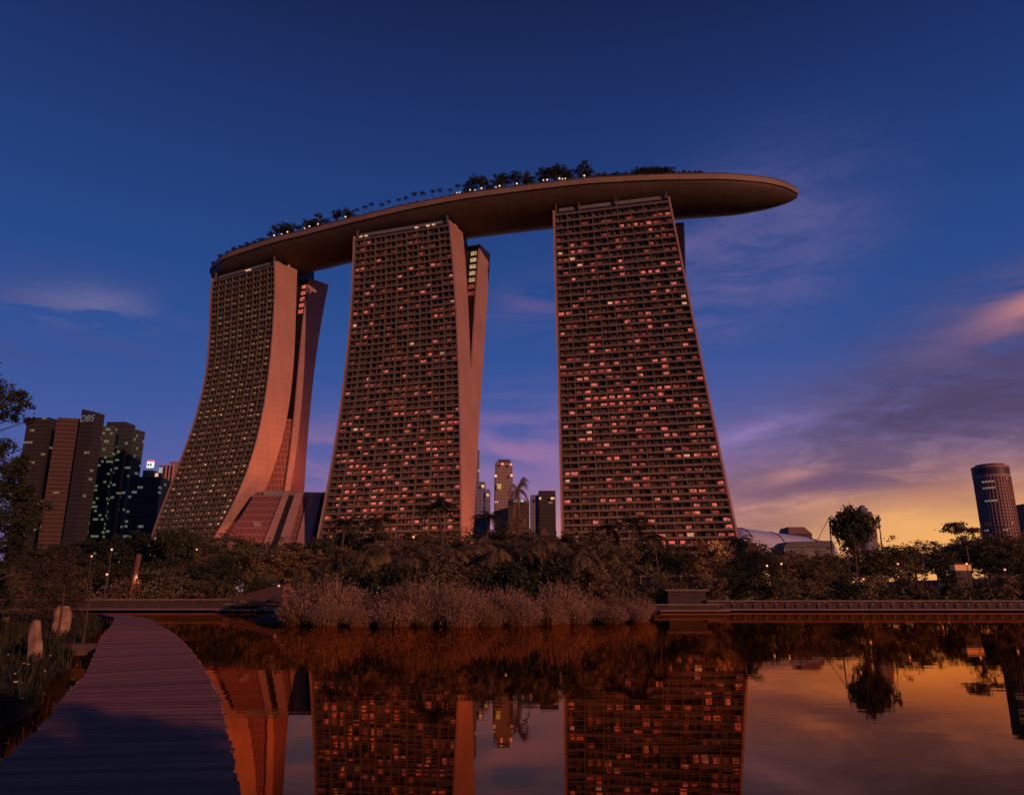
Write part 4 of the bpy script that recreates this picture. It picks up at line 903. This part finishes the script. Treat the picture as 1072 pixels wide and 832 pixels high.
m = MB(); m.hexa([(a_.x, 400, 0), (b_.x, 400, 0), (b_.x, 420, 0), (a_.x, 420, 0), (a_.x, 400, a_.z - 3), (b_.x, 400, a_.z - 3), (b_.x, 420, a_.z - 3), (a_.x, 420, a_.z - 3)]); m.build('wall', m_crown, gr)
m = MB(); m.hexa([(a_.x - .5, 399, a_.z - 2.9), (b_.x, 399, a_.z - 2.9), (b_.x, 421, a_.z - 2.9), (a_.x - .5, 421, a_.z - 2.9), (a_.x + 3, 402, a_.z + .2), (b_.x, 402, a_.z + .8), (b_.x, 418, a_.z + .8), (a_.x + 3, 418, a_.z + .2)]); m.build('roof', mgr, gr)
bt = thing('twin_tower', 'pale blue rounded twin tower behind the big black tree', 'tower', tuple(at(905, 570, 520)))
for x0_, x1_, yt_, Yy, mt in ((896, 908.5, 529, 520, mF), (905, 915, 535.5, 530, mE)):
    a_, b_ = at(x0_, yt_, Yy), at(x1_, yt_, Yy); cxx = (a_.x + b_.x) / 2; rw_ = (b_.x - a_.x) / 2; m = MB(); rg = []
    for f in (0, .7, .86, .93, .97, 1.0):
        s_ = 1 if f < .8 else {.86: .96, .93: .8, .97: .62, 1.0: .35}[f]; rg.append([Vector((cxx + math.cos(2 * math.pi * k / 18) * rw_ * s_, Yy + math.sin(2 * math.pi * k / 18) * rw_ * s_, a_.z * f)) for k in range(18)])
    m.loft(rg); m.build('shaft', mt, bt)
for (xa, ya, xb, yb) in ((868, 541, 872, 572), (921, 553, 925, 568)):
    p0, p1 = at(xa, ya, 300), at(xb, yb + 20, 300)
    ms_ = thing('mast', 'leaning mast with a stay wire ' + ('left' if xa < 900 else 'right') + ' of the big black tree', 'mast', tuple(p1)); m = MB(); m.tube([p1, p0], [.35, .2], 6); m.build('pole', m_metal, ms_)
    p2 = at(xa + (-14 if xa < 900 else -10), yb - 3 if xa < 900 else 540, 300); m = MB(); m.tube([p0, p2 if xa < 900 else at(xa - 5, 538, 300)], .12, 4); m.build('stay_wire', m_metal, ms_)

# ------------------------------------------------------------------ rooftop trees and lamps
RT_SP = [(283, 5), (289, 8), (295, 8.5), (303, 7.5), (312, 4.5), (320, 7), (326, 6.5), (333, 8), (341, 4.5), (352, 7.5), (361, 7.5), (489, 7), (497, 8.5), (505, 8), (513, 5), (521, 8.5), (528, 8), (539, 8.5), (551, 8), (567, 8.5), (574, 8), (583, 9), (591, 8.5), (611, 9.5)]
for k, (px, h) in enumerate(RT_SP):
    p = on_deck(px, 2.4); plant((P_UMB + P_DARK)[k % 4], p.x, p.y, p.z, h * 1.2, rt.uniform(.9, 1.15), 'rooftop_tree', 'tree', 'trees on the sky deck', 'dark rooftop tree')
for k, px in enumerate(range(371, 484, 9)):
    p = on_deck(px, 1.8); plant(P_PALMD[0], p.x, p.y, p.z, rt.uniform(6.2, 7.6), 1.0, 'rooftop_palm', 'palm tree', 'small palms on the sky deck', 'small rooftop palm')
px = 372
while px < 486:
    p = on_deck(px, 2.6); plant(P_BUSH[2], p.x, p.y, p.z, rt.uniform(2.2, 3.2), 1.0, 'rooftop_shrub', 'shrub', 'shrubs on the sky deck', 'low rooftop shrub among small palms'); px += 8.1
px = 622
while px < 765:
    p = on_deck(px, 2.2); h = 3.6 + (2.2 if 665 < px < 705 else 0) + rt.uniform(-.8, .8) - (1.2 if px > 735 else 0); plant(P_BUSH[2], p.x, p.y, p.z, max(2.0, h * .95), 1.1, 'rooftop_shrub', 'shrub', 'shrubs on the sky deck', 'dense rooftop shrub'); px += 5.6
px = 224
while px < 282:
    p = on_deck(px, 1.6); plant(P_BUSH[2], p.x, p.y, p.z, rt.uniform(2.6, 4.2), 1.1, 'rooftop_shrub', 'shrub', 'shrubs on the sky deck', 'low rooftop shrub'); px += 7
def lamp_proto(name, hp, r, bulb, light=None):
    o = thing(name, 'x', 'lamp'); m = MB(); m.tube([(0, 0, -.3), (0, 0, hp)], [.06, .045], 6); m.build('post', m_metal, o); m = MB(); m.ball((0, 0, hp + r * .9), r); m.build('globe', bulb, o)
    o['_h'] = 1.0; return o
LR = [lamp_proto('rooftop_lamp', 2.6, .42, m_bulbw), lamp_proto('rooftop_lamp', 2.2, .36, m_bulb), lamp_proto('rooftop_lamp', 1.6, .26, m_bulb)]
for px, k in ((286, 0), (294, 1), (300, 0), (318, 1), (323, 0), (332, 0), (361, 0), (378, 2), (387, 2), (396, 2), (405, 2), (414, 2), (423, 2), (432, 2), (441, 2), (450, 2), (459, 2), (468, 2), (478, 1), (481, 1), (492, 0), (497, 1), (504, 0), (519, 1), (523, 0), (541, 0), (569, 0), (573, 0), (586, 0), (589, 1), (592, 1), (612, 0), (690, 2), (804, 2)):
    p = on_deck(px, 1.2); plant(LR[k], p.x, p.y, p.z, 1.0, 1.0, 'rooftop_lamp', 'lamp', 'lamps on the sky deck', 'glowing rooftop lamp', rz=0)

# ------------------------------------------------------------------ lamps among the trees
def park_lamp(px, py, Y, col, watt, label, r=.15, up=True):
    p = at(px, py, Y); z = ground_z(p.x, Y); o = thing('park_lamp', label, 'lamp', (p.x, Y, z), 'lamps among the trees'); hp = max(.8, p.z - z)
    m = MB(); m.tube([(p.x, Y, z - .2), (p.x, Y, z + hp - r)], [.07, .05], 6); m.build('post', m_metal, o)
    m = MB(); m.ball(p, r, 10, 8); m.build('globe', m_bulb if col[1] > .35 else m_bulbr, o)
    if watt:
        ld_ = bpy.data.lights.new('lamp_light', 'SPOT'); ld_.energy = watt * 4.0; ld_.color = col; ld_.shadow_soft_size = .2; ld_.spot_size = R(125); ld_.spot_blend = .6; lo = bpy.data.objects.new('lamp_light', ld_); COL.objects.link(lo); lo.parent = o; lo.location = (0, .2, hp + .05); lo.rotation_euler = Vector((0, -1, .35)).to_track_quat('Z', 'Y').to_euler()
WARM, RED = (1, .42, .2), (1, .3, .16)
LP = [(96, 582, 112, RED, 120, 'reddish lamp among dark trees left of the lettered tower base'), (117, 575, 114, WARM, 90, 'lamp among dark trees under the green glass tower'), (112, 601, 110, WARM, 60, 'small low lamp by the left walkway'), (143, 604, 110, RED, 70, 'low lamp lighting a trunk on the left bank'),
      (206, 575, 150, WARM, 350, 'lamp before the orange wall below the left tower'), (292, 613, 108, RED, 200, 'lamp by the sloping ramp'), (433, 562, 112, WARM, 300, 'lamp in the bushes at the foot of the middle tower'), (530, 574, 112, WARM, 450, 'bright lamp in the palms below the tower gap'), (604, 566, 112, WARM, 250, 'lamp behind the palms at the foot of the right tower'),
      (742, 568, 180, RED, 700, 'lamp at the right foot of the right hotel tower'), (764, 567, 182, RED, 700, 'second lamp at the right foot of the right hotel tower'), (803, 592, 112, WARM, 500, 'lamp lighting bushes below the white curved roof'), (818, 590, 114, WARM, 400, 'lamp just right of the one below the white roof'), (887, 574, 118, RED, 40, 'lamp hanging high by the black tree trunk'), (904, 606, 110, RED, 130, 'low lamp glowing orange by the black tree trunk'), (940, 590, 112, RED, 180, 'lamp among pale bushes right of the black tree'), (1012, 590, 114, WARM, 160, 'lamp below the round tower beside a pale wall'), (1052, 596, 112, RED, 180, 'lamp nearest the right edge of the far bank')]
for a_ in LP: park_lamp(*a_)
def floodlight(label, p, aim, watt, deg=70, base_z=None):
    p, aim = Vector(p), Vector(aim); o = thing('floodlight', label, 'floodlight', tuple(p), 'floodlights at the tower feet'); d_ = (aim - p).normalized()
    m = MB(); m.tube([(p.x, p.y, base_z if base_z is not None else ground_z(p.x, p.y) - .3), tuple(p - d_ * .5)], .12, 6); m.build('post', m_metal, o)
    m = MB(); m.tube([p - d_ * .6, p - d_ * .1, p + d_ * .15], [.25, .5, .6], 10); m.build('head', m_metal, o)
    ld_ = bpy.data.lights.new('flood_beam', 'SPOT'); ld_.energy = watt; ld_.color = (1, .19, .065); ld_.spot_size = R(deg); ld_.spot_blend = .9; ld_.shadow_soft_size = .4
    lo = bpy.data.objects.new('flood_beam', ld_); COL.objects.link(lo); lo.parent = o; lo.location = d_ * .3; lo.rotation_euler = (-d_).to_track_quat('Z', 'Y').to_euler()
floodlight('floodlight aimed at the curved front leg of the left tower', (-112, 332, 6), (-141, 370, 55), 95000, 58)
floodlight('floodlight on the podium aimed at the rear leg of the left tower', (-84, 366, 55), (-120, 412, 100), 90000, 110, 50)
floodlight('floodlight aimed at the end wall of the middle tower', (12, 296, 6), (-24, 335, 50), 120000, 80)
lc = at(143, 580, 111); m = MB(); z_ = ground_z(lc.x, 111); m.tube([(lc.x, 111, z_ - .2), (lc.x, 111, z_ + 2), (lc.x + .4, 111, lc.z)], [.4, .34, .38], 9); tag(m.build('tree_stump', mat('pale_trunk', (.17, .10, .07), .9, .4, 1.5)), 'thick pale lit trunk between dark trees on the left bank', 'trunk')
p = at(1005, 592, 122); bx_ = thing('kiosk', 'low pale yellowish kiosk among trees below the round tower', 'kiosk', (p.x, 122, ground_z(p.x, 122))); m = MB(); m.box((p.x, 122, p.z - .3), (2.6, 1.6, .9)); m.build('wall', mat('kiosk_wall', (.5, .38, .2), .8), bx_); m = MB(); m.box((p.x, 122, p.z + .28), (3.0, 2.2, .16)); m.build('roof', m_dark, bx_); m = MB(); m.box((p.x, 122, (p.z - .76) / 2 + .3), (2.3, 1.3, p.z - .8)); m.build('plinth', m_dark, bx_)

for lab, p, aim in (('floodlight washing the lower right side of the right tower front', (62, 262, 7), (62, 300, 40)), ('floodlight washing the lower left side of the right tower front', (22, 268, 7), (25, 306, 40)), ('floodlight washing the lower right side of the middle tower front', (-38, 292, 7), (-36, 328, 42)), ('floodlight washing the lower left side of the middle tower front', (-72, 302, 7), (-74, 340, 42))):
    floodlight(lab, p, aim, 42000, 110)
# ------------------------------------------------------------------ labels for what was planted in numbers
ZONES = [(60, 'at the left end of the bank'), (165, 'below the dark office towers'), (335, 'below the left hotel tower'), (498, 'below the middle hotel tower'), (583, 'in the gap between hotel towers'), (770, 'below the right hotel tower'), (866, 'below the white curved roof'), (965, 'around the big black tree'), (5000, 'below the round tower')]
ORD = ['leftmost', 'second from left', 'third from left', 'fourth from left', 'fifth from left', 'sixth from left', 'seventh from left', 'eighth from left', 'ninth from left', 'tenth from left', 'eleventh from left', 'twelfth from left']
grp = {}
for o, look, x, y, z, lab in PENDING:
    if lab: continue
    pxx = proj((x, y, z))[0]
    roof = z > 150
    if roof: zone = 'above the left hotel tower' if pxx < 366 else ('above the middle hotel tower' if pxx < 482 else ('over the gap left of the right tower' if pxx < 600 else 'above the right hotel tower'))
    else: zone = next(zn for lim, zn in ZONES if pxx < lim)
    grp.setdefault((look, zone), []).append((pxx, o))
for (look, zone), L_ in grp.items():
    L_.sort(key=lambda q: q[0])
    for k, (_, o) in enumerate(L_):
        o['label'] = look + ' ' + zone + ('' if len(L_) == 1 else ', ' + (ORD[k] if k < len(ORD) else '%dth from left' % (k + 1)))
for o in list(bpy.data.objects):                   # drop prototypes that were never planted
    if o.get('label') == 'x':
        for c in list(o.children): bpy.data.objects.remove(c)
        bpy.data.objects.remove(o)
for o in bpy.data.objects:
    for k in ('_w', '_h'):
        if k in o: del o[k]
